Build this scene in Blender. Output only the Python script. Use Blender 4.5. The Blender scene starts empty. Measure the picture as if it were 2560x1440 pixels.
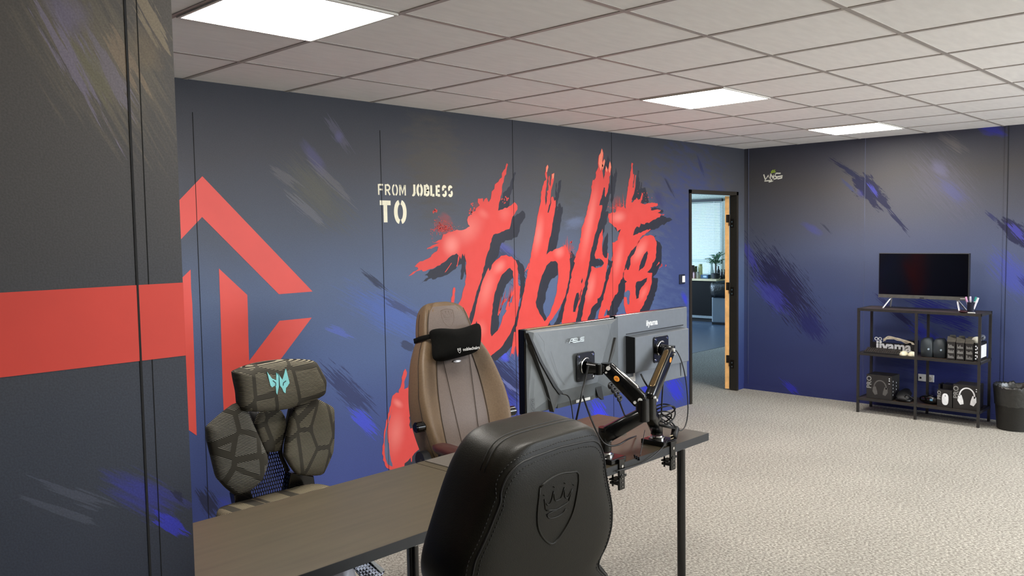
import bpy, bmesh, math, random
from mathutils import Vector, Matrix
from mathutils.geometry import tessellate_polygon
from mathutils.bvhtree import BVHTree
random.seed(7)
S = bpy.context.scene
COL = S.collection
PI = math.pi
# ------------------------------------------------------------------ camera
FPX = 2105.85
CAM = Vector((-2.06476, -0.72993, 1.65918))
YAW, PITCH, ROLL = 0.762515, -0.0636324, -0.0164587
_f = Vector((math.cos(PITCH)*math.cos(YAW), math.cos(PITCH)*math.sin(YAW), math.sin(PITCH)))
_r = Vector((math.sin(YAW), -math.cos(YAW), 0)); _u = _r.cross(_f)
RT = math.cos(ROLL)*_r + math.sin(ROLL)*_u
UP = -math.sin(ROLL)*_r + math.cos(ROLL)*_u
FW = _f
cd = bpy.data.cameras.new('camera'); cam = bpy.data.objects.new('camera', cd); COL.objects.link(cam)
M = Matrix(((RT.x, UP.x, -FW.x, CAM.x), (RT.y, UP.y, -FW.y, CAM.y), (RT.z, UP.z, -FW.z, CAM.z), (0, 0, 0, 1)))
cam.matrix_world = M
cd.sensor_width = 36; cd.lens = 36*FPX/2560; cd.clip_start = .02
S.camera = cam
# ------------------------------------------------------------------ world, exposure
S.view_settings.view_transform = 'Standard'; S.view_settings.look = 'None'
S.view_settings.gamma = 1; S.view_settings.use_curve_mapping = False
S.view_settings.exposure = 1.42
W = bpy.data.worlds.new('world'); S.world = W; W.use_nodes = True
W.node_tree.nodes['Background'].inputs[0].default_value = (.62, .78, 1, 1)
W.node_tree.nodes['Background'].inputs[1].default_value = .55
LAMP_E = 13.0
def area(name, loc, rot, sx, sy, power, col):
    l = bpy.data.lights.new(name, 'AREA'); l.shape = 'RECTANGLE'; l.size = sx; l.size_y = sy
    l.energy = power; l.color = col
    o = bpy.data.objects.new(name, l); o.location = loc; o.rotation_euler = rot; COL.objects.link(o); return o
# daylight through the office windows (wall behind the camera) and the kitchen windows, plus a kitchen fill
area('daylight_office_window', (4.2, -4.3, 1.5), (PI/2, 0, 0), 3.0, 1.3, 120, (.86, .93, 1))
area('daylight_kitchen_window', (9.6, 9.4, 1.5), (-PI/2, 0, 0), 3.0, 1.4, 60, (.55, .76, 1))
area('kitchen_side_fill', (12.0, 5.0, 1.5), (PI/2, 0, PI/2), 1.6, 1.3, 7, (.55, .76, 1))  # unseen fill light before the solid east wall, no window there

# pixel on the photograph -> point on a real plane of the room
def ray(u, v): return ((u-1280)/FPX)*RT - ((v-720)/FPX)*UP + FW
def PY(u, v, y):
    d = ray(u, v); return CAM + d*((y-CAM.y)/d.y)
def PXp(u, v, x):
    d = ray(u, v); return CAM + d*((x-CAM.x)/d.x)
def PZ(u, v, z):
    d = ray(u, v); return CAM + d*((z-CAM.z)/d.z)
# ------------------------------------------------------------------ materials
def lin(c):
    return tuple(((x/255)/12.92 if x/255 <= .04045 else ((x/255+.055)/1.055)**2.4) for x in c)+(1,)
MATS = {}
def mat(name, col, rough=.5, metal=0, noise=.12, scale=40, bump=0, spec=.5, emit=None, coat=0, alpha=1, trans=0, bscale=None):
    if name in MATS: return MATS[name]
    m = bpy.data.materials.new(name); m.use_nodes = True; MATS[name] = m
    nt = m.node_tree; b = nt.nodes['Principled BSDF']
    c = lin(col)
    b.inputs['Base Color'].default_value = c
    b.inputs['Roughness'].default_value = rough; b.inputs['Metallic'].default_value = metal
    b.inputs['Specular IOR Level'].default_value = spec
    b.inputs['Coat Weight'].default_value = coat
    b.inputs['Alpha'].default_value = alpha
    b.inputs['Transmission Weight'].default_value = trans
    if noise:
        tc = nt.nodes.new('ShaderNodeTexCoord'); n = nt.nodes.new('ShaderNodeTexNoise')
        n.inputs['Scale'].default_value = scale; n.inputs['Detail'].default_value = 3
        nt.links.new(tc.outputs['Object'], n.inputs['Vector'])
        r = nt.nodes.new('ShaderNodeMapRange'); r.inputs[1].default_value = .3; r.inputs[2].default_value = .7
        r.inputs[3].default_value = 1-noise; r.inputs[4].default_value = 1+noise
        nt.links.new(n.outputs['Fac'], r.inputs[0])
        mx = nt.nodes.new('ShaderNodeVectorMath'); mx.operation = 'SCALE'; mx.inputs[0].default_value = c[:3]
        nt.links.new(r.outputs[0], mx.inputs['Scale']); nt.links.new(mx.outputs[0], b.inputs['Base Color'])
        if bump:
            bp = nt.nodes.new('ShaderNodeBump'); bp.inputs['Strength'].default_value = bump; bp.inputs['Distance'].default_value = .004
            src = n
            if bscale:
                src = nt.nodes.new('ShaderNodeTexNoise'); src.inputs['Scale'].default_value = bscale
                nt.links.new(tc.outputs['Object'], src.inputs['Vector'])
            nt.links.new(src.outputs['Fac'], bp.inputs['Height']); nt.links.new(bp.outputs[0], b.inputs['Normal'])
    if emit:
        b.inputs['Emission Color'].default_value = emit[0]+(1,); b.inputs['Emission Strength'].default_value = emit[1]
    return m
class N:
    """small node-writing helper"""
    def __init__(s, m): s.t = m.node_tree; s.b = s.t.nodes['Principled BSDF']
    def n(s, kind, **kw):
        x = s.t.nodes.new(kind)
        for k, v in kw.items(): setattr(x, k, v)
        return x
    def l(s, a, b): s.t.links.new(a, b)
    def math(s, op, a, b=None, clamp=False):
        x = s.n('ShaderNodeMath', operation=op, use_clamp=clamp)
        for i, v in enumerate((a, b)):
            if v is None: continue
            if isinstance(v, (int, float)): x.inputs[i].default_value = v
            else: s.l(v, x.inputs[i])
        return x.outputs[0]
    def mix(s, fac, a, b):
        x = s.n('ShaderNodeMix', data_type='RGBA')
        for i, v in ((0, fac), (6, a), (7, b)):
            if isinstance(v, (int, float, tuple)): x.inputs[i].default_value = v
            else: s.l(v, x.inputs[i])
        return x.outputs[2]
def newmat(name, rough=.6, spec=.5):
    m = bpy.data.materials.new(name); m.use_nodes = True; MATS[name] = m
    b = m.node_tree.nodes['Principled BSDF']; b.inputs['Roughness'].default_value = rough; b.inputs['Specular IOR Level'].default_value = spec
    return m, N(m)
# ------------------------------------------------------------------ mesh builder
class MB:
    def __init__(s): s.v = []; s.f = []; s.m = []; s.e = []
    def add(s, vs, fs, mi=0):
        o = len(s.v); s.v += [Vector(v) for v in vs]
        s.f += [tuple(i+o for i in f) for f in fs]; s.m += [mi]*len(fs); return s
    def box(s, a, b, mi=0, bev=0):
        a = Vector(a); b = Vector(b)
        lo = Vector((min(a.x, b.x), min(a.y, b.y), min(a.z, b.z))); hi = Vector((max(a.x, b.x), max(a.y, b.y), max(a.z, b.z)))
        vs = [(x, y, z) for x in (lo.x, hi.x) for y in (lo.y, hi.y) for z in (lo.z, hi.z)]
        fs = [(0, 1, 3, 2), (4, 6, 7, 5), (0, 4, 5, 1), (2, 3, 7, 6), (0, 2, 6, 4), (1, 5, 7, 3)]
        return s.add(vs, fs, mi)
    def cyl(s, p, q, r, r2=None, n=20, mi=0, caps=True):
        p = Vector(p); q = Vector(q); r2 = r if r2 is None else r2
        d = (q-p).normalized(); a = d.orthogonal().normalized(); b = d.cross(a)
        vs = []
        for c, rr in ((p, r), (q, r2)):
            for k in range(n):
                t = 2*PI*k/n; vs.append(c+a*math.cos(t)*rr+b*math.sin(t)*rr)
        fs = [(k, (k+1) % n, n+(k+1) % n, n+k) for k in range(n)]
        if caps: fs += [tuple(range(n-1, -1, -1)), tuple(range(n, 2*n))]
        return s.add(vs, fs, mi)
    def tube(s, pts, r, n=8, mi=0, flat=None):
        pts = [Vector(p) for p in pts]
        vs = []; up = None
        for i, p in enumerate(pts):
            d = (pts[min(i+1, len(pts)-1)]-pts[max(i-1, 0)]).normalized()
            if up is None: up = d.orthogonal().normalized()
            up = (up-d*up.dot(d)).normalized(); b = d.cross(up)
            rr = r[i] if isinstance(r, (list, tuple)) else r
            for k in range(n):
                t = 2*PI*k/n; vs.append(p+up*math.cos(t)*rr+b*math.sin(t)*rr)
        fs = []
        for i in range(len(pts)-1):
            for k in range(n):
                fs.append((i*n+k, i*n+(k+1) % n, (i+1)*n+(k+1) % n, (i+1)*n+k))
        fs += [tuple(range(n-1, -1, -1)), tuple(range((len(pts)-1)*n, len(pts)*n))]
        return s.add(vs, fs, mi)
    def lathe(s, prof, c=(0, 0, 0), n=32, mi=0, sx=1, sy=1):
        c = Vector(c); vs = []
        for r, z in prof:
            for k in range(n):
                t = 2*PI*k/n; vs.append(c+Vector((r*math.cos(t)*sx, r*math.sin(t)*sy, z)))
        fs = []
        for i in range(len(prof)-1):
            for k in range(n): fs.append((i*n+k, i*n+(k+1) % n, (i+1)*n+(k+1) % n, (i+1)*n+k))
        fs += [tuple(range(n-1, -1, -1)), tuple(range((len(prof)-1)*n, len(prof)*n))]
        return s.add(vs, fs, mi)
    def loft(s, rings, mi=0, caps=True):
        n = len(rings[0]); vs = [p for r in rings for p in r]; fs = []
        for i in range(len(rings)-1):
            for k in range(n): fs.append((i*n+k, i*n+(k+1) % n, (i+1)*n+(k+1) % n, (i+1)*n+k))
        if caps: fs += [tuple(range(n-1, -1, -1)), tuple(range((len(rings)-1)*n, len(rings)*n))]
        return s.add(vs, fs, mi)
    def prism(s, poly, d, mi=0):
        """poly: list of 3d points, extruded by vector d"""
        poly = [Vector(p) for p in poly]; d = Vector(d); n = len(poly)
        vs = poly+[p+d for p in poly]
        tr = tessellate_polygon([poly])
        fs = [(i, (i+1) % n, n+(i+1) % n, n+i) for i in range(n)]
        fs += [tuple(t) for t in tr]+[tuple(n+i for i in t[::-1]) for t in tr]
        return s.add(vs, fs, mi)
    def flat(s, loops, mi=0):
        """tessellated flat shape with holes, loops of 3d points"""
        loops = [[Vector(p) for p in l] for l in loops]
        return s.add([p for l in loops for p in l], [tuple(t) for t in tessellate_polygon(loops)], mi)
    def strip(s, pts, w, nrm, mi=0, taper=False):
        pts = [Vector(p) for p in pts]; nrm = Vector(nrm); vs = []
        for i, p in enumerate(pts):
            d = (pts[min(i+1, len(pts)-1)]-pts[max(i-1, 0)]).normalized(); b = d.cross(nrm).normalized()
            k = w/2
            if 0 < i < len(pts)-1:
                d1 = (pts[i]-pts[i-1]).normalized(); c = abs(d.dot(d1)); k = k/max(c, .6)
            if taper: k *= max(.15, math.sin(PI*(i+.3)/(len(pts)-.4)))
            vs += [p+b*k, p-b*k]
        return s.add(vs, [(2*i, 2*i+1, 2*i+3, 2*i+2) for i in range(len(pts)-1)], mi)
    def xf(s, M, i0=0):
        for i in range(i0, len(s.v)): s.v[i] = M @ s.v[i]
        return s
    def build(s, name, mats, parent=None, smooth=False, sub=0, bev=0, base=None, auto=None):
        me = bpy.data.meshes.new(name)
        off = Vector(base) if base is not None else Vector((0, 0, 0))
        me.from_pydata([tuple(v-off) for v in s.v], [], s.f)
        if not isinstance(mats, (list, tuple)): mats = [mats]
        for m in mats: me.materials.append(m)
        me.polygons.foreach_set('material_index', s.m)
        me.validate()
        bm = bmesh.new(); bm.from_mesh(me)
        if smooth or sub: bmesh.ops.remove_doubles(bm, verts=bm.verts, dist=1e-5)
        bmesh.ops.recalc_face_normals(bm, faces=bm.faces); bm.to_mesh(me); bm.free()
        me.polygons.foreach_set('use_smooth', [bool(smooth)]*len(me.polygons))
        o = bpy.data.objects.new(name, me); COL.objects.link(o)
        if parent: o.parent = parent
        if bev:
            md = o.modifiers.new('bevel', 'BEVEL'); md.width = bev; md.segments = 2; md.limit_method = 'ANGLE'; md.angle_limit = math.radians(40)
        if sub:
            md = o.modifiers.new('sub', 'SUBSURF'); md.levels = sub; md.render_levels = sub
        if auto and smooth: me.set_sharp_from_angle(angle=math.radians(auto))
        return o
def tag(o, label, cat=None, group=None, kind=None):
    if label: o['label'] = label
    if cat: o['category'] = cat
    if group: o['group'] = group
    if kind: o['kind'] = kind
    return o
def thing(name, loc, label, cat, rz=0, group=None):
    o = bpy.data.objects.new(name, None); o.empty_display_size = .1
    o.location = loc; o.rotation_euler = (0, 0, rz); COL.objects.link(o); tag(o, label, cat, group); return o
def struct(o): o['kind'] = 'structure'; return o
def dup(root, loc, rz=None, label=None):
    r = root.copy(); COL.objects.link(r); r.location = loc
    if rz is not None: r.rotation_euler = (0, 0, rz)
    if label: r['label'] = label
    for ch in list(root.children):
        c = ch.copy(); COL.objects.link(c); c.parent = r
        for g in list(ch.children):
            d = g.copy(); COL.objects.link(d); d.parent = c
    return r
def text(mb, s, size, Mx, mi=0, bold=0, ext=.0005, sx=1, res=3):
    cu = bpy.data.curves.new('t', 'FONT'); cu.body = s; cu.size = size; cu.extrude = ext; cu.offset = bold; cu.resolution_u = res
    cu.align_x = 'CENTER'; cu.align_y = 'CENTER'
    o = bpy.data.objects.new('t', cu); COL.objects.link(o)
    me = bpy.data.meshes.new_from_object(o.evaluated_get(bpy.context.evaluated_depsgraph_get()))
    mb.add([Mx @ Vector((v.co.x*sx, v.co.y, v.co.z)) for v in me.vertices], [tuple(p.vertices) for p in me.polygons], mi)
    bpy.data.objects.remove(o); bpy.data.curves.remove(cu); bpy.data.meshes.remove(me)
def frame(o, ex, ey):
    """matrix with origin o, local x=ex, local y=ey"""
    ex = Vector(ex).normalized(); ey = Vector(ey); ey = (ey-ex*ey.dot(ex)).normalized(); ez = ex.cross(ey); o = Vector(o)
    return Matrix(((ex.x, ey.x, ez.x, o.x), (ex.y, ey.y, ez.y, o.y), (ex.z, ey.z, ez.z, o.z), (0, 0, 0, 1)))
def smooth_path(pts, k=6):
    pts = [Vector(p) for p in pts]; out = []
    P = [2*pts[0]-pts[1]]+pts+[2*pts[-1]-pts[-2]]
    for i in range(1, len(P)-2):
        for j in range(k):
            t = j/k; a, b, c, d = P[i-1], P[i], P[i+1], P[i+2]
            out.append(.5*((2*b)+(c-a)*t+(2*a-5*b+4*c-d)*t*t+(3*b-a-3*c+d)*t**3))
    out.append(pts[-1]); return out
def rough(poly, amp, step, rnd):
    out = []
    n = len(poly)
    for i in range(n):
        a, b = poly[i], poly[(i+1) % n]; L = math.dist(a, b); k = max(1, int(L/step))
        for j in range(k):
            t = j/k; x = a[0]+(b[0]-a[0])*t; y = a[1]+(b[1]-a[1])*t
            if L > 1e-6 and j > 0:
                w = rnd.uniform(-1, 1)*amp*(2 if rnd.random() < .12 else 1)
                x += -(b[1]-a[1])/L*w; y += (b[0]-a[0])/L*w
            out.append((x, y))
    return out
def surf(o):
    """ray casts onto a part's finished surface (its own local coordinates)"""
    dg = bpy.context.evaluated_depsgraph_get(); e = o.evaluated_get(dg); me = e.to_mesh()
    t = BVHTree.FromPolygons([v.co.copy() for v in me.vertices], [tuple(p.vertices) for p in me.polygons]); e.to_mesh_clear(); return t
def snap(t, x, z, sgn, lift=0):
    """hit the surface at (x,z) coming from the back (sgn=1) or the front (sgn=-1)"""
    h = t.ray_cast(Vector((x, sgn*2, z)), Vector((0, -sgn, 0)))
    if h[0] is None: return None, None
    n = h[1] if h[1].y*sgn > 0 else -h[1]
    return h[0]+n*lift, n
# ------------------------------------------------------------------ shared materials
mBlack = mat('black_plastic', (26, 26, 28), .45)
mBlackGloss = mat('black_gloss', (9, 9, 10), .12, spec=.6, noise=.05)
mBlackSteel = mat('black_steel', (28, 27, 27), .4, metal=.3)
mSteel = mat('steel', (190, 190, 192), .25, metal=1, noise=.05)
mWhite = mat('white_plastic', (225, 225, 222), .4, noise=.03)
mWoodDark = None
YM = 3.585     # mural wall
XE = 5.965     # right wall
YP = 1.0       # near partition
H = 2.5
# ------------------------------------------------------------------ painted wall materials
def wall_mat(name, umode, grad, smears, rough_=.62):
    """umode 'x' : u=x ; 'y' : u=-y.  grad: [(z, rgb)...].  smears: (u0,z0,u1,z1,width,rgb,strength,streak,soft)"""
    m, n = newmat(name, rough_, .35)
    g = n.n('ShaderNodeNewGeometry'); sp = n.n('ShaderNodeSeparateXYZ'); n.l(g.outputs['Position'], sp.inputs[0])
    u = sp.outputs[0] if umode == 'x' else n.math('MULTIPLY', sp.outputs[1], -1)
    cb = n.n('ShaderNodeCombineXYZ'); n.l(u, cb.inputs[0]); n.l(sp.outputs[2], cb.inputs[1])
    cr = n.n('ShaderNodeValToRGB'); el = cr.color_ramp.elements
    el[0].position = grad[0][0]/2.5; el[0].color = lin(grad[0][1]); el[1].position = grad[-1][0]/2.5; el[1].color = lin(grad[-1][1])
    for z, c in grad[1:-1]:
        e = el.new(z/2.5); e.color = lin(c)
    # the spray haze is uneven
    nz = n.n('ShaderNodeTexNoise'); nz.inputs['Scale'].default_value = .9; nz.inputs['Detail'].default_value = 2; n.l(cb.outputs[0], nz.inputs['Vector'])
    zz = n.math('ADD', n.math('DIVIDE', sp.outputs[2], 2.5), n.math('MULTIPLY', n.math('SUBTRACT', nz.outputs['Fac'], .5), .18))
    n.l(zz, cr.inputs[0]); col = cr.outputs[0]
    for i, (u0, z0, u1, z1, w, rgb, st, streak, soft) in enumerate(smears):
        L = math.hypot(u1-u0, z1-z0); a = math.atan2(z1-z0, u1-u0)
        mp = n.n('ShaderNodeMapping', vector_type='TEXTURE')
        mp.inputs['Location'].default_value = ((u0+u1)/2, (z0+z1)/2, 0); mp.inputs['Rotation'].default_value = (0, 0, a)
        mp.inputs['Scale'].default_value = (L/2, w/2, 1); n.l(cb.outputs[0], mp.inputs['Vector'])
        ln = n.n('ShaderNodeVectorMath', operation='LENGTH'); n.l(mp.outputs[0], ln.inputs[0])
        mp2 = n.n('ShaderNodeMapping'); mp2.inputs['Location'].default_value = (i*7.3, i*3.1, 0)
        mp2.inputs['Scale'].default_value = (1.6*max(L, .2)/.6, (26 if streak else 5)*w/.25*.5, 1); n.l(mp.outputs[0], mp2.inputs['Vector'])
        tx = n.n('ShaderNodeTexNoise'); tx.inputs['Scale'].default_value = 1; tx.inputs['Detail'].default_value = 4; tx.inputs['Roughness'].default_value = .65
        n.l(mp2.outputs[0], tx.inputs['Vector'])
        k = 1.6 if soft else 9
        amp = 2.6 if streak else 1.6
        v = n.math('ADD', n.math('SUBTRACT', .62 if not soft else .9, ln.outputs['Value']), n.math('MULTIPLY', n.math('SUBTRACT', tx.outputs['Fac'], .5), amp))
        v = n.math('MULTIPLY', v, k, clamp=True)
        # stay inside the brushed area
        e = n.math('MULTIPLY', n.math('SUBTRACT', 1.25, ln.outputs['Value']), 5, clamp=True)
        v = n.math('MULTIPLY', n.math('MULTIPLY', v, e), st)
        col = n.mix(v, col, lin(rgb))
    gr = n.n('ShaderNodeTexNoise'); gr.inputs['Scale'].default_value = 260; gr.inputs['Detail'].default_value = 2; n.l(g.outputs['Position'], gr.inputs['Vector'])
    r = n.n('ShaderNodeMapRange'); r.inputs[1].default_value = .3; r.inputs[2].default_value = .7; r.inputs[3].default_value = .86; r.inputs[4].default_value = 1.14; n.l(gr.outputs['Fac'], r.inputs[0])
    vm = n.n('ShaderNodeVectorMath', operation='SCALE'); n.l(col, vm.inputs[0]); n.l(r.outputs[0], vm.inputs['Scale'])
    n.l(vm.outputs[0], n.b.inputs['Base Color'])
    bp = n.n('ShaderNodeBump'); bp.inputs['Strength'].default_value = .12; bp.inputs['Distance'].default_value = .002; n.l(gr.outputs['Fac'], bp.inputs['Height']); n.l(bp.outputs[0], n.b.inputs['Normal'])
    return m
def sm(pl, p0, p1, w, rgb, st=.8, streak=True, soft=False):
    if pl == 'm': a, b = PY(*p0, YM), PY(*p1, YM); return (a.x, a.z, b.x, b.z, w, rgb, st, streak, soft)
    if pl == 'p': a, b = PY(*p0, YP), PY(*p1, YP); return (a.x, a.z, b.x, b.z, w, rgb, st, streak, soft)
    a, b = PXp(*p0, XE), PXp(*p1, XE); return (-a.y, a.z, -b.y, b.z, w, rgb, st, streak, soft)
mural_s = [
 sm('m', (1560, 560), (1850, 680), 2.4, (48, 60, 112), .75, False, True),
 sm('m', (1086, 545), (1136, 580), .20, (150, 62, 60), .75, False, True),
 sm('m', (1412, 606), (1430, 640), .14, (150, 62, 60), .6, False, True),
 sm('m', (1530, 500), (1556, 522), .20, (140, 62, 60), .6, False, True),
 sm('m', (1196, 500), (1200, 525), .14, (130, 60, 60), .5, False, True),
 sm('m', (980, 400), (1180, 420), .95, (76, 72, 66), .75, False, True),
 sm('m', (1300, 430), (1500, 470), .8, (70, 70, 68), .6, False, True),
 sm('m', (690, 400), (900, 580), .36, (84, 84, 74), .55, True, True),
 sm('m', (715, 390), (850, 540), .26, (92, 91, 82), .45, True, True),
 sm('m', (745, 340), (830, 460), .10, (86, 84, 122), .6, False, True),
 sm('m', (668, 408), (760, 480), .10, (106, 104, 108), .45, True),
 sm('m', (700, 465), (830, 580), .10, (110, 110, 118), .45, True),
 sm('m', (740, 370), (910, 530), .09, (112, 109, 114), .4, True),
 sm('m', (800, 270), (890, 400), .10, (96, 94, 112), .5, True),
 sm('m', (835, 330), (860, 350), .10, (92, 90, 128), .6, False, True),
 sm('m', (885, 662), (985, 740), .05, (38, 44, 66), .85, True),
 sm('m', (840, 715), (1100, 850), .30, (74, 98, 168), .7, True, True),
 sm('m', (930, 730), (1080, 810), .08, (58, 66, 100), .8, True),
 sm('m', (780, 890), (960, 1060), .22, (40, 48, 88), .85, True),
 sm('m', (860, 1010), (960, 1100), .14, (62, 72, 205), .7, True),
 sm('m', (800, 810), (900, 850), .08, (82, 98, 180), .6, True),
 sm('m', (990, 850), (1050, 880), .10, (48, 56, 84), .9, False),
 sm('m', (1200, 590), (1330, 720), .26, (44, 48, 84), .75, True),
 sm('m', (1225, 600), (1300, 640), .10, (74, 78, 150), .6, False, True),
 sm('m', (1400, 565), (1475, 545), .12, (104, 116, 150), .5, False, True),
 sm('m', (1180, 880), (1330, 1010), .42, (30, 36, 78), .9, True),
 sm('m', (1245, 880), (1275, 900), .12, (70, 78, 210), .8, False, True),
 sm('m', (1230, 925), (1310, 1000), .05, (110, 118, 175), .6, True),
 sm('m', (1190, 950), (1330, 1050), .22, (44, 50, 170), .5, True, True),
 sm('m', (1470, 990), (1530, 1080), .22, (50, 54, 215), .9, True),
 sm('m', (1600, 930), (1640, 1020), .25, (40, 44, 190), .9, True),
 sm('m', (1660, 930), (1715, 1010), .28, (40, 44, 200), .75, True),
 sm('m', (1560, 760), (1600, 900), .25, (30, 32, 120), .8, True),
 sm('m', (1702, 720), (1722, 770), .10, (46, 50, 190), .8, False, True),
 sm('m', (1740, 380), (1765, 455), .07, (36, 40, 80), .85, True),
 sm('m', (1655, 430), (1690, 500), .06, (30, 34, 60), .9, True),
 sm('m', (1630, 470), (1660, 520), .22, (46, 48, 92), .7, False, True),
 sm('m', (488, 1210), (560, 1310), .14, (34, 38, 62), .85, True),
 sm('m', (540, 1240), (600, 1290), .08, (52, 60, 170), .6, True, True),
]
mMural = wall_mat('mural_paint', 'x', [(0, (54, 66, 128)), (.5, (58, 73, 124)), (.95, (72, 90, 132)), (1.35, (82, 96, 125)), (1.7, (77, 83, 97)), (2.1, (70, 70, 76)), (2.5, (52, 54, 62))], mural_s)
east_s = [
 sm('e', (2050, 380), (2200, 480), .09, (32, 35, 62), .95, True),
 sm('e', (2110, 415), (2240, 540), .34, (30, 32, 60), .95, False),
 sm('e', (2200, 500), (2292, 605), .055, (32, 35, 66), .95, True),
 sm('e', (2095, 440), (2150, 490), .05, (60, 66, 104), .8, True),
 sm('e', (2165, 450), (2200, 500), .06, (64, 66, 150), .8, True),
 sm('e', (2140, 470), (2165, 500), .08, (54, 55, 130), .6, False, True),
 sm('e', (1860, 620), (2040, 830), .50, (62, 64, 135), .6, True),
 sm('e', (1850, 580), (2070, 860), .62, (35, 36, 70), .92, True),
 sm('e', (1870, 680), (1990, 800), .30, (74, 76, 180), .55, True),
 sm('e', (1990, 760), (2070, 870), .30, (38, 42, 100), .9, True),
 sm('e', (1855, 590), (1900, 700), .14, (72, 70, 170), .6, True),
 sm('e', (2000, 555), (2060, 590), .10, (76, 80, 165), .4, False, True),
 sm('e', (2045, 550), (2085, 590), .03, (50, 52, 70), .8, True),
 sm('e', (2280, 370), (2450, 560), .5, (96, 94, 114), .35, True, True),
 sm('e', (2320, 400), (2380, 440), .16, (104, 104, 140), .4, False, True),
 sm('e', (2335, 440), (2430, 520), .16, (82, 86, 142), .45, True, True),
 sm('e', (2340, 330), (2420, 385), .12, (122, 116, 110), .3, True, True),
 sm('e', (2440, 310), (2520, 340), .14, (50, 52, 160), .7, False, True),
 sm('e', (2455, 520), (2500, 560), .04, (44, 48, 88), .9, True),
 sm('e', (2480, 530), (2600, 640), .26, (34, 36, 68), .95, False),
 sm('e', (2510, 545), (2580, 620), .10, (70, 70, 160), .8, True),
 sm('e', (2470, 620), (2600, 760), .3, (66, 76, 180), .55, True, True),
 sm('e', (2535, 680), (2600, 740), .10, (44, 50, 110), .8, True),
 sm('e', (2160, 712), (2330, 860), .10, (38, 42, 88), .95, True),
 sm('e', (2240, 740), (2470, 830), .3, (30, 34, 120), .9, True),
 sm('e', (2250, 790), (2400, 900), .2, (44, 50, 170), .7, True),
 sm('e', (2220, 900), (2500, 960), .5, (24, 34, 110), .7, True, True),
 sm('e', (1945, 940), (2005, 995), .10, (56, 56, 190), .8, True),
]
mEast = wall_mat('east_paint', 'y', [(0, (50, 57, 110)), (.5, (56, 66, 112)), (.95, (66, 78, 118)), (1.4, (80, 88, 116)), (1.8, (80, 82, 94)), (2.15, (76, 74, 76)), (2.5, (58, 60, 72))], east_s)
part_s = [
 sm('p', (90, -140), (400, 400), .26, (100, 93, 80), .8, True, True),
 sm('p', (60, -60), (300, 370), .075, (112, 104, 122), .75, True),
 sm('p', (130, -60), (215, 120), .09, (104, 97, 118), .7, False, True),
 sm('p', (190, 30), (370, 340), .06, (110, 103, 116), .65, True),
 sm('p', (170, 60), (290, 300), .07, (98, 94, 74), .7, True),
 sm('p', (240, 20), (390, 290), .06, (122, 106, 88), .75, True),
 sm('p', (300, -90), (445, 170), .07, (128, 116, 96), .8, True),
 sm('p', (330, 60), (400, 180), .10, (112, 98, 78), .5, False, True),
 sm('p', (30, 1180), (330, 1290), .03, (84, 88, 104), .4, True),
 sm('p', (10, 1230), (300, 1330), .02, (82, 86, 100), .4, True),
 sm('p', (260, 1180), (480, 1300), .09, (48, 52, 150), .6, True, True),
 sm('p', (370, 1270), (480, 1345), .05, (50, 54, 190), .7, True),
 sm('p', (420, 1215), (470, 1260), .02, (26, 28, 56), .8, True),
]
mPart = wall_mat('partition_paint', 'x', [(0, (29, 37, 60)), (.9, (38, 44, 60)), (1.3, (54, 59, 70)), (1.6, (66, 65, 66)), (2.0, (76, 72, 68)), (2.5, (84, 78, 70))], part_s)
mInner = mat('wall_cream', (214, 208, 190), .8)
# ------------------------------------------------------------------ floor and ceiling
mc, n = newmat('carpet', .95, .1)
tc = n.n('ShaderNodeTexCoord')
a = n.n('ShaderNodeTexNoise'); a.inputs['Scale'].default_value = 85; a.inputs['Detail'].default_value = 3; a.inputs['Roughness'].default_value = .7; n.l(tc.outputs['Object'], a.inputs['Vector'])
mp = n.n('ShaderNodeMapping'); mp.inputs['Scale'].default_value = (1, .8, 1); mp.inputs['Rotation'].default_value = (0, 0, .5); n.l(tc.outputs['Object'], mp.inputs[0]); n.l(mp.outputs[0], a.inputs['Vector'])
b2 = n.n('ShaderNodeTexNoise'); b2.inputs['Scale'].default_value = 1.2; n.l(tc.outputs['Object'], b2.inputs['Vector'])
cr = n.n('ShaderNodeValToRGB'); e = cr.color_ramp.elements
e[0].position = .33; e[0].color = lin((112, 108, 100)); e[1].position = .68; e[1].color = lin((208, 204, 194)); x = e.new(.5); x.color = lin((160, 156, 147))
n.l(a.outputs['Fac'], cr.inputs[0])
r = n.n('ShaderNodeMapRange'); r.inputs[1].default_value = .3; r.inputs[2].default_value = .7; r.inputs[3].default_value = .93; r.inputs[4].default_value = 1.05; n.l(b2.outputs['Fac'], r.inputs[0])
vm = n.n('ShaderNodeVectorMath', operation='SCALE'); n.l(cr.outputs[0], vm.inputs[0]); n.l(r.outputs[0], vm.inputs['Scale']); n.l(vm.outputs[0], n.b.inputs['Base Color'])
bp = n.n('ShaderNodeBump'); bp.inputs['Strength'].default_value = .5; bp.inputs['Distance'].default_value = .006; n.l(a.outputs['Fac'], bp.inputs['Height']); n.l(bp.outputs[0], n.b.inputs['Normal'])
mTile, n = newmat('ceiling_tile', .9, .1)
tc = n.n('ShaderNodeTexCoord'); sp = n.n('ShaderNodeSeparateXYZ'); n.l(tc.outputs['Object'], sp.inputs[0])
a = n.n('ShaderNodeTexNoise'); a.inputs['Scale'].default_value = 30; a.inputs['Detail'].default_value = 5
mp = n.n('ShaderNodeMapping'); mp.inputs['Scale'].default_value = (.25, 1, 1); n.l(tc.outputs['Object'], mp.inputs[0]); n.l(mp.outputs[0], a.inputs['Vector'])
wn = n.n('ShaderNodeTexWhiteNoise', noise_dimensions='2D')
fx = n.math('FLOOR', n.math('DIVIDE', sp.outputs[0], .6)); fy = n.math('FLOOR', n.math('DIVIDE', sp.outputs[1], .6))
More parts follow.
